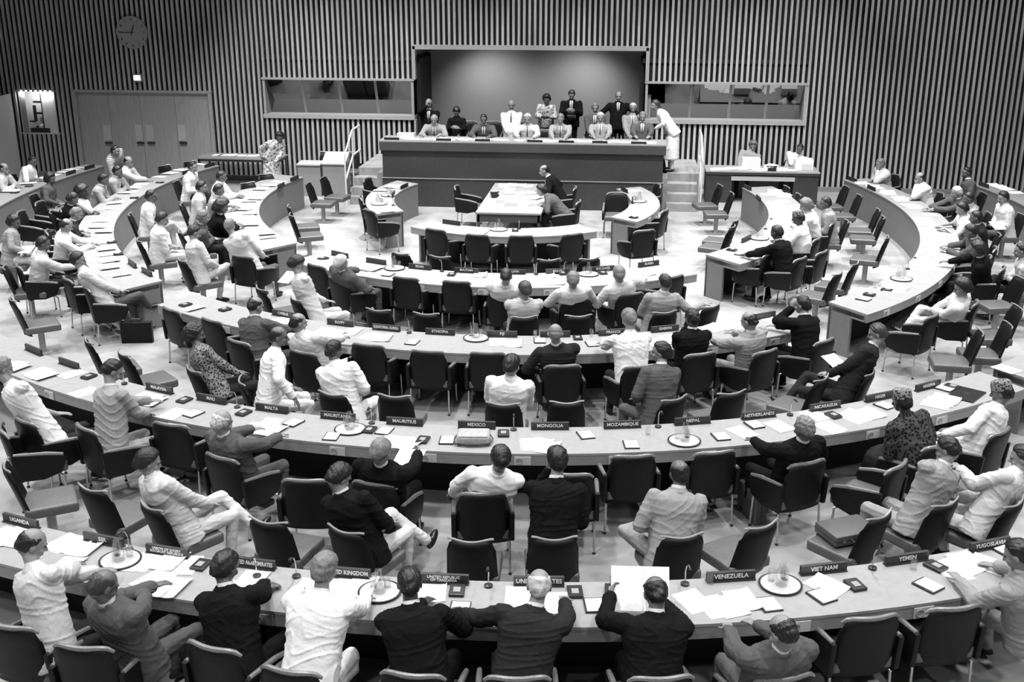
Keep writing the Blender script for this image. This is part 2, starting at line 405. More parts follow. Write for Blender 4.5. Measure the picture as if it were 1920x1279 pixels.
# ------------------------------------------------------------------ clerks' table in the middle
def flat_table(name, x0, x1, y0, y1, z, label, legs=True, apron=.16, m=M_top, solid=False):
    cx, cy = (x0+x1)/2, (y0+y1)/2
    t = empty(name, (cx,cy,0), 0, label, 'table')
    obj('tabletop', G().box((0,0,z-.02), (x1-x0, y1-y0, .04)).me('top', m, bevel=.005), t)
    obj('apron', G().box((0,-(y1-y0)/2+.04,z-.04-apron/2), (x1-x0-.06,.03,apron)).box((0,(y1-y0)/2-.04,z-.04-apron/2), (x1-x0-.06,.03,apron))
        .box((-(x1-x0)/2+.04,0,z-.04-apron/2), (.03,y1-y0-.06,apron)).box(((x1-x0)/2-.04,0,z-.04-apron/2), (.03,y1-y0-.06,apron)).me('apron', M_desk2), t)
    for sx in (-1,1):
        for sy in (-1,1):
            obj('leg', G().box((sx*((x1-x0)/2-.05), sy*((y1-y0)/2-.05), (z-.04)/2), (.05,.05,z-.04)).me('leg', M_desk2), t)
    return t
flat_table('clerks_table', -.56, .76, -1.62, 1.62, .75, 'long clerks table in the middle of the floor, covered with papers')
flat_table('side_table', -8.7, -6.5, 4.35, 5.15, .75, 'dark legged side table against the slatted wall left of the podium', apron=.06)
# secretariat desk right of the podium
sd = empty('secretariat_desk', (5.66, 3.65, 0), 0, 'dark wooden desk with two pedestals, right of the podium steps', 'desk')
obj('desk_top', G().box((0,.4,.76), (2.7,.86,.035)).me('top', M_top, bevel=.005), sd)
obj('pedestal', G().box((-1.02,.36,.37), (.62,.7,.74)).me('ped', M_desk), sd)
obj('pedestal', G().box((1.04,.36,.37), (.58,.7,.74)).me('ped', M_desk), sd)
obj('top_band', G().box((0,.0,.72), (2.68,.03,.06)).me('band', M_desk2), sd)
obj('shelf', G().box((.02,.3,.60), (1.5,.6,.1)).me('shelf', M_pale), sd)
obj('back_panel', G().box((.02,.7,.3), (1.5,.03,.6)).me('bp', M_desk), sd)
# two cabinets left of the podium steps
def cabinet(x0, x1, Y, z, slope, label):
    c = empty('lectern_cabinet', ((x0+x1)/2, Y, 0), 0, label, 'cabinet')
    w = x1-x0
    obj('body', G().box((0,.2,z/2-.03), (w,.4,z-.06)).me('body', M_fasc, bevel=.005), c)
    g = G(); V = [(-w/2-.01,-.03,z-.06),(w/2+.01,-.03,z-.06),(w/2+.01,.42,z-.06),(-w/2-.01,.42,z-.06),(-w/2-.01,-.03,z-.03),(w/2+.01,-.03,z-.03),(w/2+.01,.42,z+slope),(-w/2-.01,.42,z+slope)]
    g.add(V, [(0,3,2,1),(4,5,6,7),(0,1,5,4),(1,2,6,5),(2,3,7,6),(3,0,4,7)])
    obj('sloping_top' if slope > .05 else 'top', g.me('top', M_pale), c)
    obj('plinth', G().box((0,.2,.02), (w-.06,.36,.04)).me('plinth', M_dark), c)
    return c
cabinet(-5.72,-5.14,3.35,.83,.0,'low pale cabinet left of the podium steps, left one of two')
cabinet(-5.08,-4.5,3.35,.86,.20,'pale lectern cabinet with a sloping top left of the podium steps')
# ------------------------------------------------------------------ chair prototypes (local +Y = facing, origin on the floor under the seat)
def shell(w_bot, w_top, z0, z1, y0, y1, th, curve, n=10, m=8, rtop=.05, dip=0.0):
    """curved upholstered back: front and back skins joined; closed"""
    V = []; F = []
    def pt(u, v, s):
        w = (w_bot+(w_top-w_bot)*v)/2
        tt = v
        x = u*w
        if v > .8: x *= 1-.10*((v-.8)/.2)**2*abs(u)
        z = z0+(z1-z0)*v - dip*(1-u*u)*(v**3) - (rtop*abs(u)**6 if v > .85 else 0)
        y = y0+(y1-y0)*v + curve*(u*u)
        rd = (1-abs(u)**8*.8)*(1-(max(0,v-.9)/.1)**2*.7)
        return (x, y + s*th/2*rd, z)
    for s in (-1, 1):
        for i in range(m+1):
            for j in range(n+1): V.append(pt(-1+2*j/n, i/m, s))
    K = (m+1)*(n+1)
    for i in range(m):
        for j in range(n):
            a = i*(n+1)+j; F.append((a, a+1, a+n+2, a+n+1)); F.append((K+a, K+a+n+1, K+a+n+2, K+a+1))
    for j in range(n):
        F.append((j, K+j, K+j+1, j+1)); a = m*(n+1)+j; F.append((a, a+1, K+a+1, K+a))
    for i in range(m):
        a = i*(n+1); F.append((a, a+n+1, K+a+n+1, K+a)); a += n; F.append((a, K+a, K+a+n+1, a+n+1))
    return V, F
def me_shell(nm, m, *a, **k):
    V, F = shell(*a, **k); return mesh(nm, V, F, m, True)
def side_arm(s):
    """solid upholstered arm panel joining back and seat"""
    g = G(); t = .045
    prof = [(-.26,.36),(-.29,.66),(.08,.60),(.22,.56),(.24,.52),(.18,.38),(.0,.335)]
    V = [(s*.245, y, z) for y, z in prof]+[(s*.29, y, z) for y, z in prof]; n = len(prof)
    F = [tuple(range(n)), tuple(reversed(range(n, 2*n)))]+[(i+n, (i+1)%n+n, (i+1)%n, i) for i in range(n)]
    if s < 0: F = [tuple(reversed(f)) for f in F]
    g.add(V, F); return g.me('armrest', M_leather, True, bevel=.012, seg=2)
A_BACK = me_shell('backrest', M_leather, .52, .46, .34, .885, -.23, -.325, .06, .035, dip=.0)
A_ROLL = G().tube([((-1+2*j/12)*.225, -.325+.06*((-1+2*j/12)**2)+.0, .872-.045*abs(-1+2*j/12)**6) for j in range(13)], .02, 8, radii=[.012]+[.0205]*11+[.012]).me('top_sheen_roll', M_sheen, True)  # added strip along the back, its pale colour stands for light on the top edge
A_SEAT = G().box((0,.0,.42), (.49,.50,.11)).me('seat', M_seat, True, bevel=.035, seg=3)
A_ARM = {s: side_arm(s) for s in (-1, 1)}
A_PAD = {s: G().tube([(s*.268,-.26,.655),(s*.268,.06,.61),(s*.268,.21,.572)], .022, 8, radii=[.018,.024,.02]).me('pad', M_sheen, True) for s in (-1,1)}
A_LEG = {}
for s in (-1,1):
    A_LEG[(s,1)] = G().tube([(s*.2,.14,.36),(s*.245,.19,.33),(s*.25,.205,.02)], .0115, 8).me('leg', M_chrome, True)
    A_LEG[(s,-1)] = G().tube([(s*.2,-.16,.36),(s*.245,-.22,.33),(s*.25,-.24,.02)], .0115, 8).me('leg', M_chrome, True)
A_FOOT = G().lathe([(.016,0),(.018,.01),(.012,.022)], seg=10).me('foot', M_black)
V_BACK = me_shell('backrest', M_leather, .45, .40, .33, .885, -.20, -.355, .045, .055, dip=.03)
def edge_line(dy, r, w=.392, z=.89, dip=.03):
    return [((-1+2*j/12)*w/2*.97, -.355+dy+.05*((-1+2*j/12)**2), z-dip*(1-(-1+2*j/12)**2)-.02*abs(-1+2*j/12)**6) for j in range(13)]
V_TRIM = G().tube(edge_line(.012, .01), .010, 6).me('edge_trim', M_trim, True)
V_SEAT = G().box((0,.02,.41), (.46,.48,.105)).me('seat', M_seat, True, bevel=.03, seg=3)
V_POST = G().lathe([(.14,0),(.14,.012),(.05,.02),(.045,.03),(.045,.33),(.10,.345),(.10,.362)], seg=16).me('pedestal', M_post, True)
V_BRKT = G().box((0,-.205,.37), (.10,.05,.10)).me('bracket', M_black, bevel=.01)
def facing_loc(px, py, zt, yb, rot):
    """chair origin so that the top centre of its back lands on the pixel"""
    w = at(px, py, zt); r = face_in(w)+math.radians(rot)
    for _ in range(2):
        loc = w - rz(r) @ np.array([0, yb, 0]); r = face_in(loc)+math.radians(rot)
    loc = w - rz(r) @ np.array([0, yb, 0]); loc[2] = 0
    return loc, r
CHAIRS = []
def armchair(loc, r, label, group=None, base=0):
    t = empty('armchair', loc, r, label, 'chair', group)
    bk = obj('backrest', A_BACK, t); obj('top_sheen_roll', A_ROLL, bk); obj('seat', A_SEAT, t)
    for s in (-1,1):
        a = obj('armrest', A_ARM[s], t); obj('arm_pad', A_PAD[s], a)
        for f in (1,-1):
            l = obj('leg', A_LEG[(s,f)], t); q = (s*.25, .205 if f > 0 else -.24, 0); obj('foot', A_FOOT, l, loc=q)
    CHAIRS.append(t); return t
def post_chair(loc, r, label, group=None):
    t = empty('pedestal_chair', loc, r, label, 'chair', group)
    b = obj('backrest', V_BACK, t); obj('edge_trim', V_TRIM, b); obj('seat', V_SEAT, t); obj('pedestal', V_POST, t); obj('bracket', V_BRKT, t)
    CHAIRS.append(t); return t
def chair_px(kind, px, py, rot=0, label=None, group=None, dz=0):
    z, yb = (.885, -.27) if kind == 'A' else (.875, -.32)
    loc, r = facing_loc(px, py, z+dz, yb, rot); loc[2] = dz
    if label: (armchair if kind == 'A' else post_chair)(loc, r, label, group)
    return loc, r
# ------------------------------------------------------------------ empty chairs, by the pixel of the top centre of their backs
GA, GP = 'empty black armchairs at the curved tables', 'empty pedestal chairs behind the delegates'
EMPTY = [
 # nearest row
 ('A',155,1205,8,'black armchair behind the bald man in dark grey, bottom left'),
 ('A',20,1166,4,'black armchair cut off by the bottom left corner of the photo'),
 ('A',1633,1150,0,'empty black armchair below the VIET NAM plate, nearest row'),
 ('A',1790,1132,-4,'empty black armchair below the YUGOSLAVIA plate, nearest row'),
 # pedestal row behind ring D
 ('P',12,872,-38,'empty pedestal chair at the left edge above the UGANDA plate, seat turned right'),
 ('P',170,915,-6,'empty pedestal chair left of the seated man in pale suit, bottom left'),
 ('P',500,976,-6,'empty pedestal chair above the UNITED ARAB EMIRATES plate'),
 ('P',882,1012,0,'empty pedestal chair above the TANZANIA plate, beside a seated man in black'),
 ('P',1431,984,22,'empty pedestal chair above the VENEZUELA plate, seat swung to the left'),
 ('P',1653,965,24,'pedestal chair above the YEMEN plate with a dark briefcase on its seat'),
 ('A',1680,868,28,'empty black armchair with pale seat, left of the man resting his head on his hands'),
 # ring D armchairs
 ('A',10,800,-30,'black armchair at the left edge, behind the man in a pale shirt leaning forward'),
 ('A',320,791,4,'empty black armchair below the MALI plate'),
 ('A',573,895,10,'black armchair pulled back beside the man in dark suit who holds a paper'),
 ('A',1068,884,-4,'black armchair at table, half hidden by the broad back of a man in dark suit'),
 ('A',1187,850,0,'empty black armchair below the MOZAMBIQUE plate'),
 ('A',1340,843,3,'empty black armchair below the NEPAL plate, behind the tray of glasses'),
 # pedestal row behind ring C
 ('P',165,638,-22,'empty pedestal chair between the black briefcase and the plates, left one of a pair'),
 ('P',230,662,-18,'empty pedestal chair with pale seat turned right, above the MALAYSIA plate'),
 ('P',738,741,0,'empty pedestal chair above the MAURITIUS plate'),
 ('P',1063,753,0,'empty pedestal chair above the MONGOLIA plate'),
 ('P',1374,735,8,'empty pedestal chair above the NETHERLANDS plate'),
 ('P',1543,708,28,'empty pedestal chair above the NICARAGUA plate, round seat turned left'),
 ('P',1840,622,40,'empty pedestal chair at right, seat facing the long right hand table'),
 ('P',1893,608,40,'empty pedestal chair at the right edge, behind another one'),
 # ring C armchairs
 ('A',322,577,-4,'black armchair at the left end of the ETHIOPIA table'),
 ('A',398,597,-4,'black armchair second from the left end of the ETHIOPIA table'),
 ('A',690,643,0,'empty black armchair below the EGYPT plate'),
 ('A',802,655,0,'empty black armchair below the ETHIOPIA plate'),
 ('A',914,658,0,'empty black armchair below the FIJI plate'),
 # pedestal row behind ring B
 ('P',487,540,-22,'empty pedestal chair left of the woman in white writing on her lap'),
 ('P',708,580,0,'empty pedestal chair above the EQUATORIAL GUINEA plate'),
 ('P',798,587,0,'empty pedestal chair above the ETHIOPIA plate'),
 ('P',1085,591,0,'empty pedestal chair above the FINLAND plate, behind a seated man in pale shirt'),
 ('P',1335,573,14,'empty pedestal chair right of the man stretching out his arm'),
 # ring B armchairs
 ('A',594,495,-4,'black armchair at the left end of the BHUTAN table'),
 ('A',761,518,0,'empty black armchair below the BENIN plate'),
 ('A',856,525,0,'empty black armchair below the BHUTAN plate'),
 ('A',1262,516,10,'black armchair at the right end of the BHUTAN table'),
 # ring A armchairs
 ('A',817,428,0,'empty black armchair at the innermost table, leftmost of four'),
 ('A',895,438,0,'empty black armchair at the innermost table, second from left'),
 ('A',977,440,0,'empty black armchair at the innermost table, third from left'),
 ('A',1073,437,4,'empty black armchair at the innermost table, rightmost of four'),
 ('P',750,474,0,'pedestal chair behind the innermost table, leftmost of four'),
 ('P',824,480,0,'pedestal chair behind the innermost table, second from left'),
 ('P',1029,486,0,'pedestal chair behind the innermost table, third from left'),
 ('P',1107,484,6,'pedestal chair behind the innermost table, rightmost of four'),
 # short side tables of ring A
 ('A',690,334,0,'black armchair at the left short table, nearest the podium steps'),
 ('A',678,368,0,'black armchair at the left short table, middle one of three'),
 ('A',694,392,10,'black armchair at the left short table, front one of three'),
 ('A',1157,361,90,'black armchair standing on the inner side of the right short table'),
 ('A',1232,345,0,'black armchair at the right short table, nearest the podium steps'),
 ('A',1245,392,0,'black armchair at the right short table, middle one of three'),
 ('A',1208,430,-20,'black armchair tucked behind the right short table, front one of three'),
 # left: pedestal pairs on the open floor
 ('P',577,343,0,'pedestal chair on the open floor left of the podium, left one of a pair'),
 ('P',605,332,0,'pedestal chair on the open floor left of the podium, right one of a pair'),
 ('P',541,386,0,'pedestal chair facing right beside the curved left table, upper one of a pair'),
 ('P',545,402,-4,'pedestal chair facing right beside the curved left table, lower one of a pair'),
 ('P',463,342,-40,'small dark pedestal chair behind the left table, below the side table'),
 ('P',497,326,-40,'small dark pedestal chair behind the left table, near the leaning woman'),
 ('P',354,302,-20,'chair back just visible behind the far end of the left table, right one'),
 ('P',306,310,-20,'chair back just visible behind the far end of the left table, left one'),
 # left aisle
 ('P',22,560,-8,'pedestal chair with curved back at the left edge, facing right'),
 ('P',8,500,-12,'pedestal chair at the left edge, its seat beside the seated woman'),
 ('A',40,396,-10,'black armchair beneath the top left table, left one of a pair'),
 ('A',75,378,-10,'black armchair beneath the top left table, right one of a pair'),
 ('A',128,520,0,'black armchair between two seated men at the left table end'),
 # right: pedestal pairs
 ('P',1352,347,0,'pedestal chair facing the right end of the podium, left one of a pair'),
 ('P',1374,362,0,'pedestal chair facing the right end of the podium, right one of a pair'),
 ('P',1380,412,0,'pedestal chair on the open floor inside the right hand curved table'),
 ('P',1374,424,2,'pedestal chair partly hidden, inside the right hand curved table'),
 ('P',1477,350,0,'small pedestal chair between the secretariat desk and the curved table'),
 ('P',1499,364,0,'pedestal chair behind the curved table, near the secretariat desk'),
 ('P',1588,349,0,'pedestal chair before the long right hand table, uppermost of six'),
 ('P',1613,366,0,'pedestal chair before the long right hand table, second from the top'),
 ('P',1648,393,0,'pedestal chair before the long right hand table, third from the top'),
 ('P',1657,407,0,'pedestal chair before the long right hand table, fourth from the top'),
 ('P',1664,444,0,'pedestal chair before the long right hand table, fifth from the top'),
 ('P',1605,493,6,'pedestal chair before the long right hand table, near its lower end'),
 ('P',1572,512,6,'pedestal chair nearest the lower end of the long right hand table'),
 ('A',1440,474,6,'black armchair at the end of the table where the man in dark suit writes'),
 ('A',1540,470,-2,'black armchair behind the man in the kufi cap'),
 ('A',1745,590,4,'black armchair at the end of the long right hand table, left of the reclining man'),
 ('A',1852,480,0,'black armchair in the right aisle behind the dark haired delegate'),
 ('P',1915,520,40,'pedestal chair at the right edge beside the crossing legs'),
 ('P',1910,575,40,'pedestal chair at the right edge, lower one of a pair'),
]
for kd, x, y, rot, lab in EMPTY: chair_px(kd, x, y, rot, lab)
# chairs round the clerks' table, the podium and the wall
armchair((-.98,.45,0), -PI/2-.05, 'black armchair at the left side of the clerks table, facing right')
post_chair((-5.36,4.6,0), PI, 'chair against the slatted wall behind the low pale cabinet')
post_chair((-4.66,4.6,0), PI, 'chair against the slatted wall behind the sloping cabinet')
# ------------------------------------------------------------------ nameplates
NAMES = [
 # ring, px, py, text, double
 ('E',48,970,'UGANDA'),('E',203,1003,'SSR'),('E',322,1024,'UNION OF SOVIET\nSOCIALIST REPUBLICS'),('E',478,1048,'UNITED ARAB EMIRATES'),
 ('E',652,1067,'UNITED KINGDOM'),('E',833,1079,'UNITED REPUBLIC\nOF TANZANIA'),('E',1010,1082,'UNITED STATES'),('E',1190,1081,'URUGUAY'),
 ('E',1367,1073,'VENEZUELA'),('E',1537,1056,'VIET NAM'),('E',1690,1036,'YEMEN'),('E',1843,1010,'YUGOSLAVIA'),
 ('D',300,727,'MALAYSIA'),('D',397,747,'MALI'),('D',511,764,'MALTA'),('D',634,779,'MAURITANIA'),('D',760,787,'MAURITIUS'),('D',894,795,'MEXICO'),
 ('D',1031,796,'MONGOLIA'),('D',1166,793,'MOZAMBIQUE'),('D',1297,786,'NEPAL'),('D',1421,775,'NETHERLANDS'),('D',1542,757,'NICARAGUA'),('D',1640,738,'NIGER'),('D',1735,720,'NIGERIA'),
 ('D',67,654,''),('D',131,680,''),
 ('C',536,586,'CYPRUS'),('C',640,603,'EGYPT'),('C',727,611,'EQUATORIAL GUINEA'),('C',827,618,'ETHIOPIA'),('C',942,621,'FIJI'),('C',1040,622,'FINLAND'),('C',1148,620,'FRANCE'),('C',1243,612,'GABON'),
 ('C',1420,585,''),('C',278,509,''),('C',248,494,''),
 ('B',650,472,''),('B',712,486,''),('B',791,497,'BENIN'),('B',876,504,'BHUTAN'),('B',962,506,'BOLIVIA'),('B',1045,506,'BRAZIL'),('B',1130,503,'BULGARIA'),('B',1210,491,'BURMA'),
 ('B',1393,446,''),('B',552,334,''),('B',527,347,''),('B',1402,351,''),('B',1422,371,''),
 ('A',848,416,''),('A',773,350,''),('A',750,364,''),('A',1165,356,''),('A',1181,375,''),
 ('C',350,322,''),('C',390,309,''),('C',1601,336,''),('C',1634,352,''),
 ('D',168,313,''),('D',130,323,''),('D',1854,346,''),
]
UNR = {(67,654):'turned nameplate at the left edge, farther left one of two',(131,680):'turned nameplate at left, right one of two above the fallen papers',
 (1420,585):'turned nameplate on the FRANCE table, at its right end',(278,509):'turned nameplate at the end of the left curved table, nearer one',(248,494):'turned nameplate near the end of the left curved table, farther one',
 (650,472):'blank plate turned sideways at the left end of the BHUTAN table',(712,486):'pale plate beside the BENIN plate',(1393,446):'turned plate in front of the man writing at the right table end',
 (552,334):'black plate at the far tip of the inner left table',(527,347):'second black plate from the tip of the inner left table',(1402,351):'black plate at the far tip of the inner right table',(1422,371):'second black plate from the tip of the inner right table',
 (848,416):'black nameplate lying left of the tray on the innermost table',(773,350):'black plate at the tip of the left short table',(750,364):'black plate second from the tip of the left short table',
 (1165,356):'black plate at the tip of the right short table',(1181,375):'black plate second from the tip of the right short table',(350,322):'black plate behind the man in pale shirt, left curved table',
 (390,309):'black plate at the far tip of the long left table',(1601,336):'black plate at the far tip of the long right table',(1634,352):'black plate before the man resting his chin, long right table',
 (168,313):'black plate at the tip of the top left table',(130,323):'black plate second from the tip of the top left table',(1854,346):'black plate at the tip of the top right table'}
PLATE = G().box((0,0,.045), (.40,.03,.075)).me('plate', M_plate, bevel=.004)
PLATEK = G().box((0,0,.045), (.40,.03,.075)).me('plate', M_black, bevel=.004)
PFOOT = G().box((0,0,.005), (.40,.06,.01)).me('foot', M_plate)
_tm = {}
for k, x, y, txt in NAMES:
    w = at(x, y, TZ+.045); a = ring_ang(w)
    Ri = R_[k+'i']; rho = min(max(ring_rho(w), Ri+.05), R_[k+'o']-.1) if not (k == 'B' and y < 400) else ring_rho(w)
    w = ring(min(rho, Ri+.12), a, TZ); r = face_in(w)
    lab = ('dark nameplate reading %s on a curved table' % txt.replace('\n', ' ')) if txt else UNR[(x, y)]
    t = empty('nameplate', w, r, lab, 'nameplate', 'nameplates along the curved tables')
    obj('plate', PLATEK if (not txt and y < 420) else PLATE, t); obj('foot', PFOOT, t)
    if txt:
        two = '\n' in txt; key = txt
        me = text_mesh(txt, .032 if two else .052, .0015, width=.36); me.transform(Matrix.Rotation(PI/2, 4, 'X'))
        obj('lettering', me, t, M_letter, loc=(0,-.0165,.046))
# ------------------------------------------------------------------ people
def nrm(v): v = np.asarray(v, float); return v/(np.linalg.norm(v)+1e-9)
def A(*v): return np.array(v, float)
class P3:
    """closed overlapping solids, fused by a voxel remesh into one surface"""
    def __init__(s): s.V = []; s.F = []; s.n = 0
    def _add(s, V, F): s.V.append(np.asarray(V, float)); s.F += [tuple(i+s.n for i in f) for f in F]; s.n += len(V)
    def ell(s, c, r, B=None, seg=14, rings=9):
        V = []; F = []
        for i in range(1, rings):
            t = PI*i/rings
            for k in range(seg): V.append((math.sin(t)*math.cos(2*PI*k/seg), math.sin(t)*math.sin(2*PI*k/seg), math.cos(t)))
        V += [(0,0,1),(0,0,-1)]; T_, Bt = len(V)-2, len(V)-1
        for i in range(rings-2):
            for k in range(seg): k2 = (k+1)%seg; F.append((i*seg+k, (i+1)*seg+k, (i+1)*seg+k2, i*seg+k2))
        for k in range(seg): k2 = (k+1)%seg; F.append((T_, k, k2)); F.append((Bt, (rings-2)*seg+k2, (rings-2)*seg+k))
        V = np.array(V)*np.array(r)
        if B is not None: V = V @ np.asarray(B)          # rows of B: side, fwd, up
        s._add(V+c, F); return s
    def cap(s, a, b, ra, rb, seg=10):
        a = A(*a); b = A(*b); d = b-a; L = np.linalg.norm(d)
        if L < 1e-4: return s
        d /= L; u = nrm(np.cross(d, A(0,0,1) if abs(d[2]) < .9 else A(0,1,0))); w = np.cross(d, u); V = []; F = []
        rows = [(-ra*math.cos(t), ra*math.sin(t)) for t in (.35,.8,1.2)]+[(0,ra),(L*.5,(ra+rb)/2),(L,rb)]+[(L+rb*math.cos(t), rb*math.sin(t)) for t in (1.2,.8,.35)]
        for h, r in rows:
            for k in range(seg):
                an = 2*PI*k/seg; V.append(a+d*h+r*(u*math.cos(an)+w*math.sin(an)))
        n = len(rows)
        for i in range(n-1):
            for k in range(seg): k2 = (k+1)%seg; F.append((i*seg+k, i*seg+k2, (i+1)*seg+k2, (i+1)*seg+k))
        F.append(tuple(reversed(range(seg)))); F.append(tuple(range((n-1)*seg, n*seg)))
        s._add(V, F); return s
    def loft(s, secs, seg=20, p=2.4):
        V = []; F = []
        for c, u, w in secs:
            for k in range(seg):
                an = 2*PI*k/seg; cc, ss = math.cos(an), math.sin(an)
                V.append(A(*c)+A(*u)*(abs(cc)**(2/p)*math.copysign(1,cc))+A(*w)*(abs(ss)**(2/p)*math.copysign(1,ss)))
        n = len(secs)
        for i in range(n-1):
            for k in range(seg): k2 = (k+1)%seg; F.append((i*seg+k, i*seg+k2, (i+1)*seg+k2, (i+1)*seg+k))
        F.append(tuple(reversed(range(seg)))); F.append(tuple(range((n-1)*seg, n*seg)))
        s._add(V, F); return s
_tmp = bpy.data.objects.new('tmp', bpy.data.meshes.new('t0')); COL.objects.link(_tmp)
_rm = _tmp.modifiers.new('r', 'REMESH'); _rm.mode = 'VOXEL'; _sm = _tmp.modifiers.new('s', 'SMOOTH')
def fuse(p, name, voxel, smooth=3, fac=.5, wrinkle=0, seed=0):
    me = bpy.data.meshes.new('raw'); me.from_pydata(np.concatenate(p.V).tolist(), [], p.F); me.update()
    _tmp.data = me; _rm.voxel_size = voxel; _sm.iterations = smooth; _sm.factor = fac
    bpy.context.view_layer.update()
    out = bpy.data.meshes.new_from_object(_tmp.evaluated_get(bpy.context.evaluated_depsgraph_get()))
    bpy.data.meshes.remove(me) if False else None
    out.name = name
    if wrinkle:
        n = len(out.vertices); co = np.zeros(n*3); out.vertices.foreach_get('co', co); co = co.reshape(-1,3)
        no = np.zeros(n*3); out.vertices.foreach_get('normal', no); no = no.reshape(-1,3)
        r = np.random.default_rng(seed); k = r.normal(size=(5,3))*np.array([14,14,34]); ph = r.uniform(0,6.28,5)
        d = sum(np.sin(co@k[i]+ph[i]+1.5*np.sin(co@k[(i+1)%5]*.5)) for i in range(5))/5
        k2 = r.normal(size=(4,3))*np.array([10,10,8])+np.array([0,0,1])*r.choice([-1,1],4)[:,None]*r.uniform(30,75,4)[:,None]; q2 = [1-np.abs(np.sin((co@k2[i])*.5+1.8*np.sin(co@k[i]*.8+ph[i]))) for i in range(4)]
        msk = .5+.5*np.sin(co@(k[4]*.35)+ph[4]); d = .5*d+1.5*(q2[0]**3*msk+q2[1]**3*(1-msk)+.6*q2[2]**3*msk*(1-msk)*2)-.4
        co += no*(d*wrinkle)[:,None]; out.vertices.foreach_set('co', co.ravel()); out.update()
    out.shade_smooth(); return out
def ik(Sh, T, l1, l2, pole):
    d = T-Sh; D = np.linalg.norm(d); Dm = min(D, (l1+l2)*.985); u = d/D; T2 = Sh+u*Dm
    a = (l1*l1-l2*l2+Dm*Dm)/(2*Dm); h = math.sqrt(max(0, l1*l1-a*a)); pl = pole-u*np.dot(pole, u); pl = nrm(pl)
    return Sh+u*a+pl*h, T2
def hand(p, wr, d, palm_n, side, curl=.5, fr=.0085):
    """palm, four unequal bent fingers and a thumb. d: pointing direction, palm_n: direction the palm faces"""
    d = nrm(d); n = nrm(palm_n-d*np.dot(palm_n, d)); s_ = np.cross(d, n)*side         # s_ towards the thumb
    B = np.array([s_, d, n]); c = wr+d*.045
    p.ell(c, (.040,.052,.016), B, 12, 7); p.cap(wr-d*.01, wr+d*.03, .024, .026)
    for i, (off, L) in enumerate(((.030,.072),(.010,.080),(-.010,.074),(-.028,.058))):
        b0 = wr+d*.085+s_*off; ang = curl*.7; b1 = b0+(d*math.cos(ang)+n*math.sin(ang))*L*.5+s_*off*.10; ang = curl*1.6
        b2 = b1+(d*math.cos(ang)+n*math.sin(ang))*L*.5
        p.cap(b0-d*.02, b1, fr*1.08, fr, 8); p.cap(b1, b2, fr, fr*.85, 8)
    t0 = wr+d*.028+s_*.030; t1 = t0+nrm(d*.7+s_*.75+n*.3)*.042; t2 = t1+nrm(d*.95+s_*.2+n*.35)*.032
    p.cap(t0-s_*.012, t1, fr*1.35, fr*1.1, 8); p.cap(t1, t2, fr*1.1, fr*.9, 8)
def head_solids(p, H, B, full=True):
    s_, f_, u_ = B
    def q(x, y, z): return H+s_*x+f_*y+u_*z
    p.ell(q(0,-.012,.025), (.080,.100,.095), B, 18, 12)
    p.ell(q(0,.022,-.035), (.062,.070,.075), B, 14, 9)
    p.ell(q(0,.048,-.083), (.036,.036,.028), B, 12, 7)
    p.ell(q(0,-.045,-.045), (.055,.050,.055), B, 12, 8)
    if full:
        p.cap(q(0,.086,.010), q(0,.108,-.028), .009, .015, 8); p.cap(q(-.012,.094,-.032), q(.012,.094,-.032), .010, .010, 8)
        p.cap(q(-.04,.074,.026), q(.04,.074,.026), .014, .014, 8)
        p.ell(q(0,.086,-.062), (.026,.013,.006), B, 10, 6); p.ell(q(0,.084,-.073), (.022,.012,.006), B, 10, 6)
        for e in (-1,1):
            p.ell(q(e*.044,.062,-.030), (.022,.024,.022), B, 10, 6); p.ell(q(e*.080,-.012,-.008), (.012,.021,.033), B, 10, 7)
def hair_mesh(H, B, style, seed, lod=1):
    s_, f_, u_ = B; r = np.random.default_rng(seed); V = []; F = []; seg, rings = (64, 44) if lod == 0 else (36, 26)
    th0 = {'short':.007,'bald':.004,'thick':.014,'curly':.032,'afro':.055,'long':.022,'bob':.020,'full':.012}[style]
    k = r.normal(size=(4,3))*(30 if style in ('curly','afro') else 16); ph = r.uniform(0,6.28,4)
    for i in range(rings+1):
        t = PI*i/rings
        for j in range(seg):
            a = 2*PI*j/seg; n = A(math.sin(t)*math.cos(a), math.sin(t)*math.sin(a), math.cos(t))
            y = n[1]; z = n[2]
            lowb = {'long':-1.2,'bob':-1.1,'afro':-.85,'curly':-.85}.get(style, -.84)
            zl = np.interp(y, [-1,-.3,-.02,.30,.55,.85,1], [lowb, lowb*.92, (-.55 if style in ('long','bob','afro','curly') else -.28), .08, .50, .68, .70])
            m = 1/(1+math.exp(-(z-zl)*14))
            if style == 'bald': m *= 1/(1+math.exp(-((.50+.12*math.sin(seed))-z+max(0,-y-.35)*.35)*14))
            d = sum(math.sin(float(n@k[q])*.5+ph[q]) for q in range(4))/4
            if style in ('curly','afro'): d += .4*math.sin(18*a+7*t)*math.sin(15*t+3*a)
            if lod == 0: d += .35*math.sin(23*a+9*math.sin(3*t)+ph[0])*math.sin(t)+.25*math.sin(41*a+5*t)*math.sin(t)
            rad = 1+(th0+.006*d+(.004*d if style in ('curly','afro') else 0))/.085*m - .16*(1-m)
            v = n*A(.0805,.1005,.0955)*rad
            if z < 0 and y < .15: v = v*A(1-.10*z*z, 1+.42*(-z), 1.28)
            V.append(H+s_*v[0]+f_*(v[1]-.012)+u_*(v[2]+.025))
    for i in range(rings):
        for j in range(seg): j2 = (j+1)%seg; F.append((i*seg+j, (i+1)*seg+j, (i+1)*seg+j2, i*seg+j2))
    g = mesh('hair', V, F, None, True)
    return g
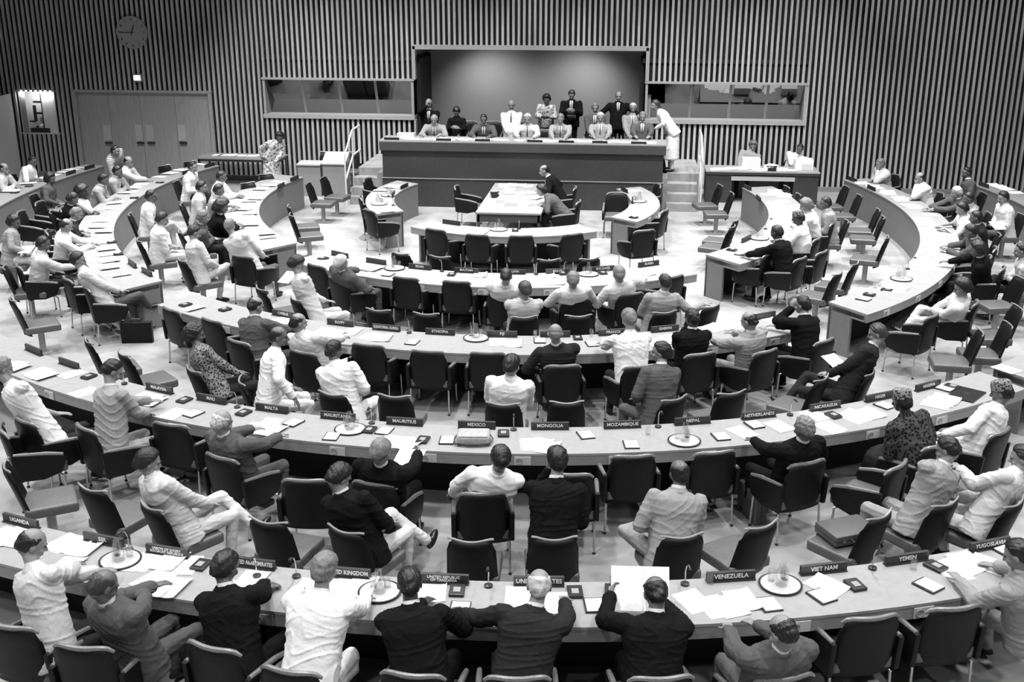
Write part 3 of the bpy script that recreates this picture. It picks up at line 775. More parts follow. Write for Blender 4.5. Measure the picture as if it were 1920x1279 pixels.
SK = {'l':mat('skin_light', .21, .5, var=.05), 'm':mat('skin_medium', .10, .45, var=.06), 'd':mat('skin_dark', .035, .4, var=.08)}
HR = {'b':mat('hair_black', .007, .45, scale=70, var=.5, bump=.5), 'n':mat('hair_brown', .03, .45, scale=70, var=.4, bump=.5), 'g':mat('hair_grey', .14, .5, scale=70, var=.35, bump=.5), 'w':mat('hair_white', .42, .6, scale=70, var=.25, bump=.4), 'y':mat('hair_fair', .11, .45, scale=70, var=.35, bump=.5)}
CL = {}
for k_, n_, v_, sc2, vr in (('w','cloth_white',.64,60,.04),('p','cloth_pale',.47,90,.08),('g','cloth_light_grey',.25,120,.12),('m','cloth_mid_grey',.075,120,.15),('d','cloth_dark',.018,120,.2),('k','cloth_black',.006,120,.2)):
    m_ = mat(n_, v_, .85, scale=sc2, var=vr, spec=.08); CL[k_] = m_; nt = m_.node_tree
    n1 = nt.nodes.new('ShaderNodeTexNoise'); n1.inputs['Scale'].default_value = 7; n1.inputs['Detail'].default_value = 3; n1.inputs['Distortion'].default_value = 1.2
    bp = nt.nodes.new('ShaderNodeBump'); bp.inputs['Strength'].default_value = .35; bp.inputs['Distance'].default_value = .03
    nt.links.new(nt.nodes['Mapping'].outputs[0], n1.inputs['Vector']); nt.links.new(n1.outputs['Fac'], bp.inputs['Height']); nt.links.new(bp.outputs['Normal'], nt.nodes['Principled BSDF'].inputs['Normal'])
def stripes(name, lo, hi, freq, rot=0):
    m = mat(name, hi, .85, spec=.08); nt = m.node_tree; b = nt.nodes['Principled BSDF']; tc = nt.nodes['Texture Coordinate']
    wv = nt.nodes.new('ShaderNodeTexWave'); wv.inputs['Scale'].default_value = freq; wv.bands_direction = 'Z' if rot == 0 else 'X'
    cr = nt.nodes.new('ShaderNodeValToRGB'); cr.color_ramp.elements[0].color = (lo,lo,lo,1); cr.color_ramp.elements[1].color = (hi,hi,hi,1)
    cr.color_ramp.elements[0].position = .4; cr.color_ramp.elements[1].position = .6
    nt.links.new(tc.outputs['Object'], wv.inputs['Vector']); nt.links.new(wv.outputs['Fac'], cr.inputs['Fac']); nt.links.new(cr.outputs['Color'], b.inputs['Base Color']); return m
CL['s'] = stripes('cloth_striped', .16, .5, 9); CL['t'] = stripes('cloth_fine_stripe', .25, .5, 16)
def patterned(name, lo, hi, sc_):
    m = mat(name, hi, .85, spec=.08); nt = m.node_tree; b = nt.nodes['Principled BSDF']; tc = nt.nodes['Texture Coordinate']
    v = nt.nodes.new('ShaderNodeTexVoronoi'); v.inputs['Scale'].default_value = sc_
    cr = nt.nodes.new('ShaderNodeValToRGB'); cr.color_ramp.elements[0].color = (lo,lo,lo,1); cr.color_ramp.elements[1].color = (hi,hi,hi,1); cr.color_ramp.elements[0].position=.35; cr.color_ramp.elements[1].position=.5
    nt.links.new(tc.outputs['Object'], v.inputs['Vector']); nt.links.new(v.outputs['Distance'], cr.inputs['Fac']); nt.links.new(cr.outputs['Color'], b.inputs['Base Color']); return m
CL['f'] = patterned('cloth_patterned', .02, .20, 40); CL['q'] = patterned('cloth_pale_patterned', .16, .50, 16); CL['r'] = patterned('cloth_robe_patterned', .008, .05, 30)
M_eye = mat('eye_dark', .01, .3); M_tie = mat('tie_dark', .02, .6); M_shirt = mat('shirt_white', .56, .8)
def wrap(a): return (a+PI) % (2*PI)-PI
PEOPLE = []
def chair_label(ct, label):
    w = label.replace(',', '').split()[:12]
    while w[-1] in ('the','a','by','at','in','of','on','and','below','behind','above','with','to','his','her','one','inner','left','right','far','long','dark','white','top','MEXICO','URUGUAY','before','between','holding','long','its') and len(w) > 5 and len(label.split()) > 12: w.pop()
    return ('armchair under the ' if ct == 'A' else 'chair under the ')+' '.join(w)
def person(hx, hy, label, chair=None, ct='A', rot=0, top='d', leg=None, hair='short', hc='b', sk='l', L='table', R='table', legs='sit', head=(0,-12), z=None,
           stand=False, fem=False, tie=False, collar=True, loc=None, twist=0, bulk=1.05, hat=None, base=0.0, short=False, chlab=None, glasses=False, tz=.75, robe=False, edge=None, fz=None):
    """hx, hy: pixel of the head centre. chair: pixel of the top centre of the chair back. rot: degrees from facing the ring centre. L/R: hands."""
    seed = int(hx*7+hy); rr = np.random.default_rng(seed)
    loc0 = loc
    if loc is not None:
        loc = A(*loc); r = math.radians(rot); cl = loc
    elif chair is not None:
        zc_, yb = (.885, -.27) if ct == 'A' else (.875, -.32)
        cl, r = facing_loc(chair[0], chair[1], zc_+base, yb, rot)
        if fz is not None: r = math.radians(fz); cl = at(chair[0], chair[1], zc_+base)-rz(r)@A(0,yb,0)
        cl[2] = base; loc = cl
    else:
        w = at(hx, hy, (z or (1.55 if stand else 1.20))+base); r = face_in(w)+math.radians(rot)
        f = rz(r)@A(0,1,0); loc = w-f*(.05 if stand else .12); loc[2] = base; cl = loc
        if not stand:
            rho = ring_rho(loc); an_ = ring_ang(loc)
            for q in 'ABCDE':
                if R_[q+'i']-.30 < rho < R_[q+'o']+.20:
                    rho = R_[q+'o']+.20 if (ct != 'P' or rho > (R_[q+'i']+R_[q+'o'])/2) else R_[q+'i']-.30
                    loc = ring(rho, an_, base); break
    if fz is not None: r = math.radians(fz)
    dist = np.linalg.norm(CAM-loc); lod = 0 if dist < 15 else (1 if dist < 22 else 2)
    vox = (.0080,.0098,.0125)[lod]; vc = (.0115,.016,.021)[lod]
    root = empty('person', loc, r, label, 'person'); PEOPLE.append(root)
    if not stand and ct and (chair is not None or loc is not None):
        cl2 = loc.copy(); cl2[2] = base
        (armchair if ct == 'A' else post_chair)(cl2, r, chlab or chair_label(ct, label))
    Ri = rz(-r)
    def tol(w): return Ri@(w-loc)
    sc_ = .94 if fem else 1.0
    P0 = A(0,-.03,.95) if stand else A(0,-.04,.53)
    LT = (.62 if stand else .70)*sc_
    # head on the viewing ray at torso length from the pelvis
    o = tol(CAM); d = nrm(tol(CAM+ray(hx, hy))-o); oc = o-P0; b = oc@d; c = oc@oc-LT*LT; disc_ = b*b-c
    if disc_ > 0:
        ts = [-b-math.sqrt(disc_), -b+math.sqrt(disc_)]; cand = [o+d*t for t in ts]
        H = max(cand, key=lambda q: q[2]-.15*abs(q[0])-.5*max(0, -.12-q[1]))
    else: H = o+d*(-b)
    v = H-P0
    if H[2] < P0[2]+.30: H = P0+A(v[0]*.8, v[1]*.8, .42)
    v = nrm(H-P0)
    N = P0+(H-P0)*.775+A(0,-.022,0)*v[2]; hd = H-N
    yaw = math.radians(twist); sv = A(math.cos(yaw), math.sin(yaw), 0); sv = nrm(sv-v*(sv@v)); fv = np.cross(v, sv)
    fv = -fv if fv[1]*math.cos(yaw)-fv[0]*math.sin(yaw) < 0 else fv
    hy_, hp = math.radians(head[0]), math.radians(head[1])
    fh = A(-math.sin(hy_)*math.cos(hp), math.cos(hy_)*math.cos(hp), math.sin(hp)); 
    sh = nrm(np.cross(fh, A(0,0,1))); uh = np.cross(sh, fh); B = np.array([sh, fh, uh])
    W_ = (.185 if fem else .215)*bulk; Sx = (.165 if fem else .196)*bulk
    body = P3(); head_solids(body, H, B, True); nb = H-uh*.045-fh*.028
    body.cap(nb, N, .054 if not fem else .045, .060)
    mid = P0+(N-P0)*.5
    body.loft([(P0-v*.06, sv*.13, fv*.09), (P0+v*.03, sv*.14, fv*.095), (mid, sv*.125, fv*.085), (N-v*.06, sv*.15, fv*.085), (N, sv*.10, fv*.06), (N+v*.03, sv*.05, fv*.05)], 16, 2.2)
    jac = P3(); k = bulk
    g2 = 1.0 if not fem else .93
    jac.loft([(P0-v*.12, sv*.215*k*g2, fv*.150*k), (P0-v*.02, sv*.208*k*g2, fv*.148*k), (P0+v*.08, sv*.198*k*g2, fv*.138*k), (mid+v*.02, sv*.198*k*g2*(.90 if fem else 1), fv*.132*k), (N-v*.16, sv*(W_+.008), fv*.135*k), (N-v*.07, sv*(W_+.004), fv*.124*k), (N-v*.03, sv*.195*k*g2, fv*.105*k), (N-v*.002, sv*.135*k*g2, fv*.085*k), (N+v*.022, sv*.088*g2, fv*.070), (N+v*.045, sv*.066, fv*.064)], 24, 2.5)
    l1, l2 = .285*sc_, .255*sc_
    if chair is None and loc0 is None and not stand and L == 'table' and R == 'table':
        L, R = [('table','table'),('fold','write'),('chin','fold'),('write','table'),('fold','fold')][int(rr.integers(5))]
    cuffs = []
    for side, mode in ((-1, L), (1, R)):
        Sh = N-v*.055+sv*side*Sx+fv*.0; bodyS = side
        out = sv*side
        edge_y = None
        if mode in ('table','write','read','fold'):
            # nearest point over the table in front
            ty = edge if edge is not None else .36
            if edge is None:
                for yy in np.arange(-.05, .75, .03):
                    w = loc+rz(r)@A(0,yy,0); rho = ring_rho(w)
                    if any(R_[q+'i'] < rho < R_[q+'o']-.02 for q in 'ABCDE'): ty = yy; break
            ty += {'table':.16,'write':.20,'read':.12,'fold':.10}[mode]
            xx = {'table':side*.17,'write':side*.06,'read':side*.16,'fold':-side*.03}[mode]+rr.uniform(-.03,.03)
            T = A(xx, ty, tz+.045-(base*0)); pole = sv*side*.8+A(0,-.35,-.75); pn = A(0,0,-1)
            if mode == 'read': T[2] = tz+.16; pn = A(-side,.2,.1)
        elif mode == 'lap': T = A(side*.07+rr.uniform(-.02,.02), .24, .69); pole = sv*side*.8+A(0,-.6,-.4); pn = A(0,0,-1)
        elif mode == 'arm': T = A(side*.27, .13, .67); pole = sv*side+A(0,-.7,-.1); pn = A(0,0,-1)
        elif mode == 'down': T = A(side*.26, .05, (.74 if stand else .50)); pole = sv*side+A(0,-1,0); pn = A(-side,0,0)
        elif mode == 'chin': T = H+fh*.10-uh*.13+sv*side*.035; pole = A(side*.5,.25,-1); pn = A(-side*.3,-1,.2)
        elif mode == 'face': T = H+fh*.115-uh*.04+sv*side*.05; pole = A(side*.8,.3,-.8); pn = A(-side,-.4,0)
        elif mode == 'hip': T = A(side*.24, -.02, .98); pole = A(side,-.35,0); pn = A(-side,0,0)
        elif mode == 'cross': T = mid+v*.08+fv*.17-sv*side*.10; pole = A(side,.1,-.8); pn = A(0,-1,0)
        elif mode == 'hold': T = mid+v*.02+fv*.30+sv*side*.10; pole = A(side*.6,-.3,-1); pn = A(-side,0,.5)
        elif isinstance(mode, tuple) and mode[0] == 'L': T = A(*mode[1:4]); pole = sv*side*.8+A(0,-.3,-.7); pn = A(0,0,-1)
        elif isinstance(mode, tuple): T = tol(at(mode[0], mode[1], mode[2])); pole = sv*side*.7+A(0,-.3,-.7); pn = A(0,0,-1)
        E, Wr = ik(Sh, T, l1, l2, pole); fd = nrm(Wr-E)
        sr = (1.12 if not fem else .95)*k
        jac.ell(Sh-v*.008-out*.008, (.064*sr,.070*sr,.056*sr))
        jac.cap(Sh-v*.006, E, .066*sr, .060*sr)
        if not short: jac.cap(E, Wr-fd*.02, .058*sr, .046*sr)
        if not short and not fem and not robe and lod < 2: cuffs.append((Wr-fd*.035, Wr+fd*.002, .034 if not fem else .03))
        body.cap(Sh, E, .046, .040); body.cap(E, Wr, .038, .026)
        if mode == 'lap' or mode in ('table','write','fold'): hdir = nrm(A(-side*.35,1,0)+fd*.6*A(1,1,0)); hdir[2] = -.08
        elif mode == 'chin' or mode == 'face': hdir = nrm(uh*1.0+fd*.3)
        elif mode == 'hip': hdir = nrm(A(-side*.2,.9,-.2))
        else: hdir = fd
        hand(body, Wr, hdir, pn, -side*(1), {'chin':1.1,'face':.9,'hip':.8,'arm':.5,'read':.9,'hold':1.0}.get(mode if isinstance(mode, str) else '', .35), .0085 if lod == 0 else (.0092 if lod == 1 else .0105))
    # legs
    tr = P3(); shs = []; ZB = 0.0
    if stand:
        hips = [A(-.09,-.02,.92), A(.09,-.02,.92)]; 
        for s, h in zip((-1,1), hips):
            kn = h+A(s*.005,.02,-.42); an = A(s*.10,-.02,.09)
            tr.cap(h, kn, .092, .066); tr.cap(kn, an, .064, .052); body.cap(h, kn, .07, .05); body.cap(kn, an, .045, .036)
            sho = P3(); shs.append(sho); sho.ell(an+A(0,.06,-.045), (.046,.135,.042)); 
        tr.loft([(P0+A(0,0,.06), A(.165,0,0), A(0,.11,0)), (P0-A(0,0,.05), A(.18,0,0), A(0,.12,0)), (P0-A(0,0,.16), A(.16,0,0), A(0,.10,0))], 16)
        if robe or fem == 2: tr.loft([(P0+A(0,0,.04), A(.15,0,0), A(0,.10,0)), (P0-A(0,0,.15), A(.21,0,0), A(0,.16,0)), (A(0,0,.30), A(.25,0,0), A(0,.2,0))], 20)
    else:
        tr.loft([(P0-A(0,.06,.03), A(.17,0,0), A(0,0,.09)), (P0+A(0,.04,-.01), A(.17,0,0), A(0,0,.09)), (P0+A(0,.12,-.01), A(.15,0,0), A(0,0,.075))], 16)
        for s in (-1,1):
            h = P0+A(s*.09,.02,0)
            kn = A(s*.13,.42,.53); an = A(s*.13,.40+rr.uniform(-.08,.08),.10)
            if legs == 'cross' and s == 1: kn = A(.06,.44,.66); an = A(-.22,.60,.38)
            if legs == 'crossL' and s == -1: kn = A(-.06,.44,.66); an = A(.22,.60,.38)
            if legs == 'ankle' and s == 1: kn = A(.26,.36,.60); an = A(-.16,.42,.66)
            if legs == 'ankleL' and s == -1: kn = A(-.30,.34,.60); an = A(.12,.42,.66)
            if legs == 'out': kn = A(s*.10,.44,.50); an = A(s*.12,.78,.12)
            if legs == 'tuck': kn = A(s*.14,.40,.53); an = A(s*.14,.12,.12)
            tr.cap(h, kn, .088*k, .064); tr.cap(kn, an, .062, .050); body.cap(h, kn, .065, .048); body.cap(kn, an, .044, .036)
            dn = nrm(an-kn); fwd = nrm(A(0,1,0)-dn*dn[1]) if abs(dn[1]) < .9 else A(0,0,1); Bf = np.array([nrm(np.cross(fwd, dn)), fwd, -dn])
            sho = P3(); shs.append(sho); sho.ell(an+fwd*.065+dn*.045, (.045,.135,.040), Bf); sho.cap(an, an+dn*.04, .042, .042)
        if fem == 2: tr.loft([(P0+A(0,-.02,0), A(.18,0,0), A(0,0,.10)), (A(0,.2,.53), A(.19,0,0), A(0,0,.085)), (A(0,.45,.52), A(.18,0,0), A(0,0,.08))], 18)
        if robe: tr.loft([(P0+A(0,-.04,.02), A(.25,0,0), A(0,0,.13)), (A(0,.2,.50), A(.27,0,0), A(0,0,.13)), (A(0,.46,.44), A(.25,0,0), A(0,0,.15)), (A(0,.52,.18), A(.22,0,0), A(0,.05,.05))], 18)
    if robe:
        for s in (-1,1): pass
        jac.loft([(P0-v*.08, sv*.26, fv*.2), (mid, sv*.25, fv*.18), (N-v*.08, sv*.24, fv*.13), (N, sv*.1, fv*.07)], 22, 2.2)
    bm_ = fuse(body, 'body', vox, 1, .4); o_ = obj('body', bm_, root, SK[sk])
    jn = 'shirt' if short or top in 'wst' and not tie else 'jacket'
    if fem: jn = 'dress' if fem == 2 else 'blouse'
    if robe: jn = 'robe'
    obj(jn, fuse(jac, 'jacket', vc, (3,2,1)[lod], .5, .0068, seed), root, CL[top])
    if not (fem == 2 and not stand and lod == 2): obj('skirt' if fem == 2 else 'trousers', fuse(tr, 'trousers', vc*1.15, 2, .5, .006, seed+1), root, CL[leg or ('d' if top in 'wpst' and not short else (top if top in CL else 'd'))])
    if top not in 'st':
        for c0, c1, cr_ in cuffs: q = P3(); q.cap(c0, c1, cr_, cr_*.9, 12); g = G(); g.add(np.concatenate(q.V), q.F); obj('shirt_cuff', g.me('cuff', M_shirt, True), root)
    for s_h in shs: obj('shoe', fuse(s_h, 'shoe', .016, 1), root, M_shoe)
    if hair: obj('hair', hair_mesh(H, B, hair, seed, lod), root, HR[hc])
    eg = G()
    for e in (-1,1):
        c = H+sh*e*.031+fh*.0835+uh*.006; 
        q = P3(); q.ell(c, (.012,.008,.006), B, 8, 5); eg.add(np.concatenate(q.V), q.F)
    obj('eyes', eg.me('eyes', M_eye, True), root)
    if lod < 2 or tie:
        if hair != 'zz':
            eb = G()
            for e in (-1,1):
                c = H+sh*e*.032+fh*.087+uh*.030; q = P3(); q.ell(c, (.018,.006,.004), B, 8, 5); eb.add(np.concatenate(q.V), q.F)
            obj('eyebrows', eb.me('eyebrows', HR[hc] if hc != 'w' else HR['g'], True), root)
    nd = nrm(nrm(nb-N)+v*.5); fv_ = fv; fv = nrm(fv-nd*(fv@nd)); v_ = v; v = nd
    if not short and not fem and not robe and stand is not None:
        q = P3(); cc = N+v*.026; q.loft([(cc-v*.03-fv*.006, sv*.098, fv*.088), (cc-v*.0-fv*.006, sv*.080, fv*.079), (cc+v*.012-fv*.004, sv*.074, fv*.075)], 20, 2.0); g = G(); g.add(np.concatenate(q.V), q.F)
        obj('jacket_collar', g.me('jcollar', None, True), root, CL[top])
    if collar and not fem and not robe:
        q = P3(); cc = N+v*.054; q.loft([(cc-v*.03, sv*.068, fv*.068), (cc+v*.010, sv*.060, fv*.061)], 16, 2.0); g = G(); g.add(np.concatenate(q.V), q.F)
        obj('shirt_collar', g.me('collar', M_shirt, True), root, M_shirt if top not in 'st' else CL[top])
    v = v_; fv = fv_
    if tie:
        q = P3(); q.loft([(N+v*.01+fv*.075, sv*.035, fv*.012), (N-v*.03+fv*.104*k, sv*.042, fv*.016), (N-v*.13+fv*.131*k, sv*.034, fv*.014), (N-v*.25+fv*.130*k, sv*.006, fv*.010)], 12, 2.0); g = G(); g.add(np.concatenate(q.V), q.F); obj('shirt_front', g.me('sf', M_shirt, True), root)
        q = P3(); q.loft([(N+v*.005+fv*.088, sv*.014, fv*.010), (N-v*.03+fv*.114*k, sv*.010, fv*.014), (N-v*.13+fv*.141*k, sv*.016, fv*.010), (N-v*.24+fv*.136*k, sv*.015, fv*.008)], 8, 2.0); g = G(); g.add(np.concatenate(q.V), q.F); obj('necktie', g.me('tie', M_tie, True), root)
    if glasses:
        g = G()
        for e in (-1,1):
            c = H+sh*e*.032+fh*.100+uh*.004; g.tube([c+sh*.024*math.cos(t)+uh*.019*math.sin(t) for t in np.linspace(0, 2*PI, 15)], .0022, 5)
            g.tube([c+sh*e*.024, H+sh*e*.082+uh*.004+fh*.0, H+sh*e*.080-fh*.02], .002, 5)
        obj('glasses', g.me('glasses', M_black), root)
    if hat == 'kufi':
        q = G(); n = 20; V = []; F = []
        for z_, r_ in ((.035,1.06),(.075,1.07),(.118,1.02),(.130,.9),(.133,.3)):
            for kx in range(n):
                a = 2*PI*kx/n; V.append(H+sh*.083*r_*math.cos(a)+fh*(.100*r_*math.sin(a)-.012)+uh*z_)
        for i in range(4):
            for kx in range(n): k2 = (kx+1)%n; F.append((i*n+kx, i*n+k2, (i+1)*n+k2, (i+1)*n+kx))
        F.append(tuple(range(4*n, 5*n))); F.append(tuple(reversed(range(n)))); q.add(V, F); obj('cap', q.me('cap', None, True), root, CL['f'])
    if hat == 'band':
        q = P3(); q.ell(H+uh*.035-fh*.012, (.088,.108,.095), B, 18, 12); obj('cap', fuse(q, 'cap', .012, 1), root, CL['p'])
    if hat == 'headset':
        obj('earphone', G().tube([H+sh*.083*math.cos(t)+uh*(.02+.105*math.sin(t)) for t in np.linspace(0,PI,12)], .006, 6).me('e', M_black), root)
    return root
# ------------------------------------------------------------------ the cast
p = person
# nearest row
p(62,1020,'balding man in pale suit at the far left of the nearest table, reaching for papers',(20,1180) ,None,rot=-22,top='p',hair='bald',hc='b',R=(165,1050,.80),L='table',head=(-20,-25))
p(195,1099,'balding man in dark grey suit leaning over papers at bottom left',(195,1190),None,rot=-14,top='m',hair='bald',hc='n',sk='m',R=(285,1090,.79),L='table',head=(-15,-30))
p(424,1063,'dark haired man in black suit writing, left of the man in white suit',(400,1205),'A',rot=-10,top='k',hair='thick',hc='b',sk='m',R=(500,1092,.79),L='table',head=(-10,-25))
p(610,1067,'grey haired man in white suit at the nearest table by the UNITED KINGDOM plate',(545,1249),'A',rot=-6,top='w',leg='w',hair='thick',hc='g',R=(690,1120,.79),L=(560,1105,.79),head=(-5,-20))
p(768,1094,'dark skinned balding man in dark suit at the nearest table, below the TANZANIA plate',(774,1256),'A',rot=-4,top='k',hair='short',hc='b',sk='d',R=(860,1150,.79),L='table',head=(14,-20))
p(1011,1098,'white haired balding man in dark suit, centre of the nearest table',(970,1262),'A',rot=2,top='d',hair='bald',hc='w',R=(1060,1120,.79),L=(870,1150,.79),head=(-4,-18),bulk=1.05)
p(1229,1112,'balding man in dark suit holding up a paper, below the URUGUAY plate',(1240,1262),'A',rot=2,top='k',hair='bald',hc='b',sk='m',R='read',L='read',head=(6,-30))
p(1467,1186,'bald man in mid grey suit bending low over the nearest table',(1470,1262),'A',rot=6,top='m',hair='bald',hc='b',L=(1345,1150,.79),R='fold',head=(20,-30),bulk=1.08)
p(1908,1040,'man in grey jacket reaching across the nearest table at the right edge',None,None,z=1.08,rot=14,top='g',hair='short',hc='b',L=(1800,1090,.79),R='table',head=(20,-25))
# pedestal row behind ring D
p(279,866,'dark haired man in pale suit with crossed legs, bottom left',(280,948),'P',rot=-24,top='p',leg='p',hair='thick',hc='b',L='lap',R='lap',legs='crossL',head=(-20,-20))
p(637,895,'dark haired man in black suit and pale trousers reading on his lap',(645,993),'P',rot=-20,top='k',leg='p',hair='thick',hc='b',L='lap',R='lap',legs='crossL',head=(-20,-35))
p(1044,862,'dark haired man in black suit with his elbow out, behind the MONGOLIA plate',(1040,1008),'P',rot=2,top='k',leg='k',hair='thick',hc='b',L='chin',R='lap',head=(14,-8),bulk=1.05)
p(1273,887,'bald man in light grey suit sitting with one ankle on his knee',(1281,1004),'P',rot=6,top='g',leg='g',hair='bald',hc='b',sk='m',L='lap',R='lap',legs='ankleL',head=(4,-8))
p(1776,842,'man in grey tweed suit resting his head on his hands, lower right',(1776,942),'P',rot=14,top='g',leg='g',hair='short',hc='b',L='chin',R='chin',head=(14,-25))
p(1916,858,'man in pale clothes leaning at the right edge, one arm stretched left',(1905,942),'P',rot=20,top='p',leg='p',hair='short',hc='b',L=(1800,880,.95),R='lap',head=(20,-15))
# ring D delegates
p(5,690,'man in pale shirt leaning forward at the left edge, arm on the table',(50,785),'A',rot=-8,top='w',leg='d',hair='short',hc='g',L='lap',R=(50,735,.79),head=(-10,-20),short=True)
p(212,695,'dark haired man in grey jacket leaning over the table, left of the MALI plate',(163,798),'A',rot=-16,top='g',leg='g',hair='short',hc='b',L='table',R=(275,775,.79),head=(-20,-35))
p(417,792,'white haired balding man in dark suit below the MALTA plate',(416,852),'A',rot=-14,top='m',hair='bald',hc='w',L='table',R='table',head=(-10,-20))
p(715,847,'grey haired man in black suit holding a long paper, below the MAURITIUS plate',(702,901),'A',rot=-8,top='k',hair='thick',hc='g',L='arm',R='read',head=(-14,-20))
p(939,860,'dark haired man in white shirt leaning on his left arm, below the MEXICO plate',(905,920),'A',rot=6,top='w',leg='d',hair='thick',hc='b',sk='m',L='arm',R='lap',head=(0,-20))
p(1507,803,'grey haired man in black suit with his arm on the chair, right of centre',(1513,862),'A',rot=10,top='k',hair='short',hc='g',sk='m',L='table',R='arm',head=(6,-10))
p(1690,752,'man in dark patterned robe and round cap, facing the table at right',(1760,830),'A',rot=4,top='r',leg='d',hair='short',hc='b',sk='d',L='lap',R='lap',head=(0,-12),hat='kufi',robe=True,chlab='black armchair behind the man in dark patterned robe and cap')
p(1877,736,'man in white robe and pale cap at the right end of the MEXICO table',(1873,805),'A',rot=14,top='w',leg='w',hair='short',hc='b',sk='m',L=(1770,815,.79),R='lap',head=(14,-15),hat='kufi',robe=True)
# pedestal row behind ring C
p(367,627,'curly haired woman in patterned jacket, above the MALI plate',(360,692),'P',rot=-24,top='f',leg='d',hair='curly',hc='b',sk='m',L='lap',R='lap',head=(-20,-10),fem=1)
p(524,631,'balding man in white suit turned sideways, above the MALTA plate',(452,713),'P',rot=-50,top='w',leg='w',hair='bald',hc='b',sk='m',L='lap',R=(550,745,.70),head=(-14,-8),tie=True)
p(627,657,'dark haired man in white suit seen from behind, above the MAURITANIA plate',(622,737),'P',rot=-8,top='w',leg='w',hair='short',hc='b',sk='m',L='lap',R='lap',head=(-16,-14))
p(960,685,'dark haired man in white suit seen from behind, above the MEXICO plate',(943,756),'P',rot=-4,top='w',leg='p',hair='thick',hc='b',L='lap',R='lap',head=(-20,-14))
p(1238,660,'dark haired man in grey herringbone suit turning left, above the NEPAL plate',(1267,746),'P',rot=24,top='m',leg='m',hair='thick',hc='b',L='lap',R='lap',head=(40,-5))
p(1644,625,'man in dark suit with crossed legs holding a white paper on his lap',(1633,697),'P',rot=34,top='d',leg='d',hair='short',hc='n',L='lap',R='lap',legs='cross',head=(10,-18))
# ring C delegates
p(480,574,'balding man in dark brown suit leaning on the table by the CYPRUS plate',(448,637),'A',rot=-10,top='m',hair='bald',hc='b',L='table',R='table',head=(-10,-22),chlab='black armchair behind the balding man at the CYPRUS plate')
p(560,605,'balding man in light jacket beside the one in brown, below the CYPRUS plate',(570,657),'A',rot=-8,top='p',leg='p',hair='bald',hc='b',L='table',R='table',head=(-30,-10))
p(1041,626,'bald man in dark suit seated at the table behind the FINLAND plate',(1055,682),'A',rot=2,top='d',hair='bald',hc='g',L='arm',R='table',head=(0,-18),bulk=1.05)
p(1179,598,'grey haired man in white shirt leaning on the table at the FRANCE plate',(1200,683),'A',rot=6,top='w',leg='d',hair='thick',hc='g',L='table',R='table',head=(4,-25),short=True)
p(1297,597,'dark skinned man in black suit with raised hand by the GABON plate',(1313,660),'A',rot=6,top='k',hair='short',hc='b',sk='d',L='chin',R='table',head=(10,-20))
p(1404,602,'bald man in grey striped jacket bending over the table, right of the black suit',(1435,655),'A',rot=14,top='g',leg='g',hair='bald',hc='b',L='table',R='table',head=(14,-20))
p(1504,572,'dark haired man in black suit with hands raised to his chin, right of centre',(1545,635),'A',rot=14,top='k',leg='k',hair='short',hc='b',L='face',R='table',head=(10,-10))
# pedestal row behind ring B
p(557,495,'dark haired woman in white blouse bending over a note',(553,560),'P',rot=-26,top='p',leg='p',hair='bob',hc='b',L='lap',R='chin',head=(-20,-35),fem=1)
p(984,544,'man in striped shirt leaning his cheek on his hand, behind the BOLIVIA plate',(984,593),'P',rot=10,top='t',leg='d',hair='thick',hc='n',L='chin',R='lap',head=(10,-15),collar=False)
p(1246,530,'dark haired man in grey jacket stretching his right arm over a chair back',(1248,584),'P',rot=2,top='g',leg='g',hair='short',hc='b',L='lap',R=(1318,572,.84),head=(10,-12))
# ring B delegates
p(640,493,'white haired man in grey suit at the left of the BHUTAN table',(635,520),'A',rot=-12,top='m',hair='thick',hc='w',L='table',R='arm',head=(-10,-15))
p(949,519,'dark haired man in light shirt at the table below the BOLIVIA plate',(942,547),'A',rot=0,top='p',leg='d',hair='short',hc='b',L='table',R='table',head=(0,-25))
p(1074,525,'grey haired man in pale shirt below the BRAZIL plate',(1080,558),'A',rot=2,top='p',leg='d',hair='thick',hc='g',L='arm',R='arm',head=(0,-15),short=True)
p(1160,514,'grey haired man in light jacket reaching right below the BULGARIA plate',(1182,548),'A',rot=8,top='p',leg='p',hair='thick',hc='g',L='arm',R=(1225,520,.80),head=(-10,-12))
# clerks' table
p(1020,320,'bald man in black suit seated upright at the clerks table, looking left',(1076,350),'A',fz=90,top='k',leg='k',hair='bald',hc='b',L='table',R='arm',head=(5,-15),tie=True,edge=.3)
p(1015,357,'dark haired woman in grey top writing at the clerks table',(1083,376),'A',fz=84,top='m',leg='d',hair='bob',hc='b',L='table',R='table',head=(0,-25),fem=1,edge=.25,chlab='black armchair of the dark haired woman at the clerks table')
# podium, facing the hall
def pod(hx, hy, label, front, **k):
    Y = 3.55 if front else 4.75
    w = atY(hx, hy, Y-(.12 if front else 0)); st = k.get('stand', False)
    k.setdefault('tie', not k.get('fem')); k.setdefault('ct', 'A' if not st else None)
    if front: k.setdefault('edge', .36); k.setdefault('tz', .80)
    else: k.setdefault('L', 'lap'); k.setdefault('R', 'lap')
    ct = k.pop('ct'); rot = 180+k.pop('rot', 0)
    return person(hx, hy, label, None, ct, rot, loc=(w[0], Y, PL), base=PL, **k)
pod(814,224,'bald man in grey suit at the left end of the podium desk',1,top='g',hair='bald',hc='w',head=(0,-20))
pod(907,224,'bearded dark haired man in dark suit, second from left at the podium desk',1,top='m',hair='short',hc='b',sk='m',head=(0,-15))
pod(989,223,'white haired man in pale suit at the podium desk, third from left',1,top='p',leg='p',hair='thick',hc='w',head=(0,-15))
pod(1051,223,'grey haired man in light suit at the middle of the podium desk',1,top='g',hair='thick',hc='g',head=(0,-20))
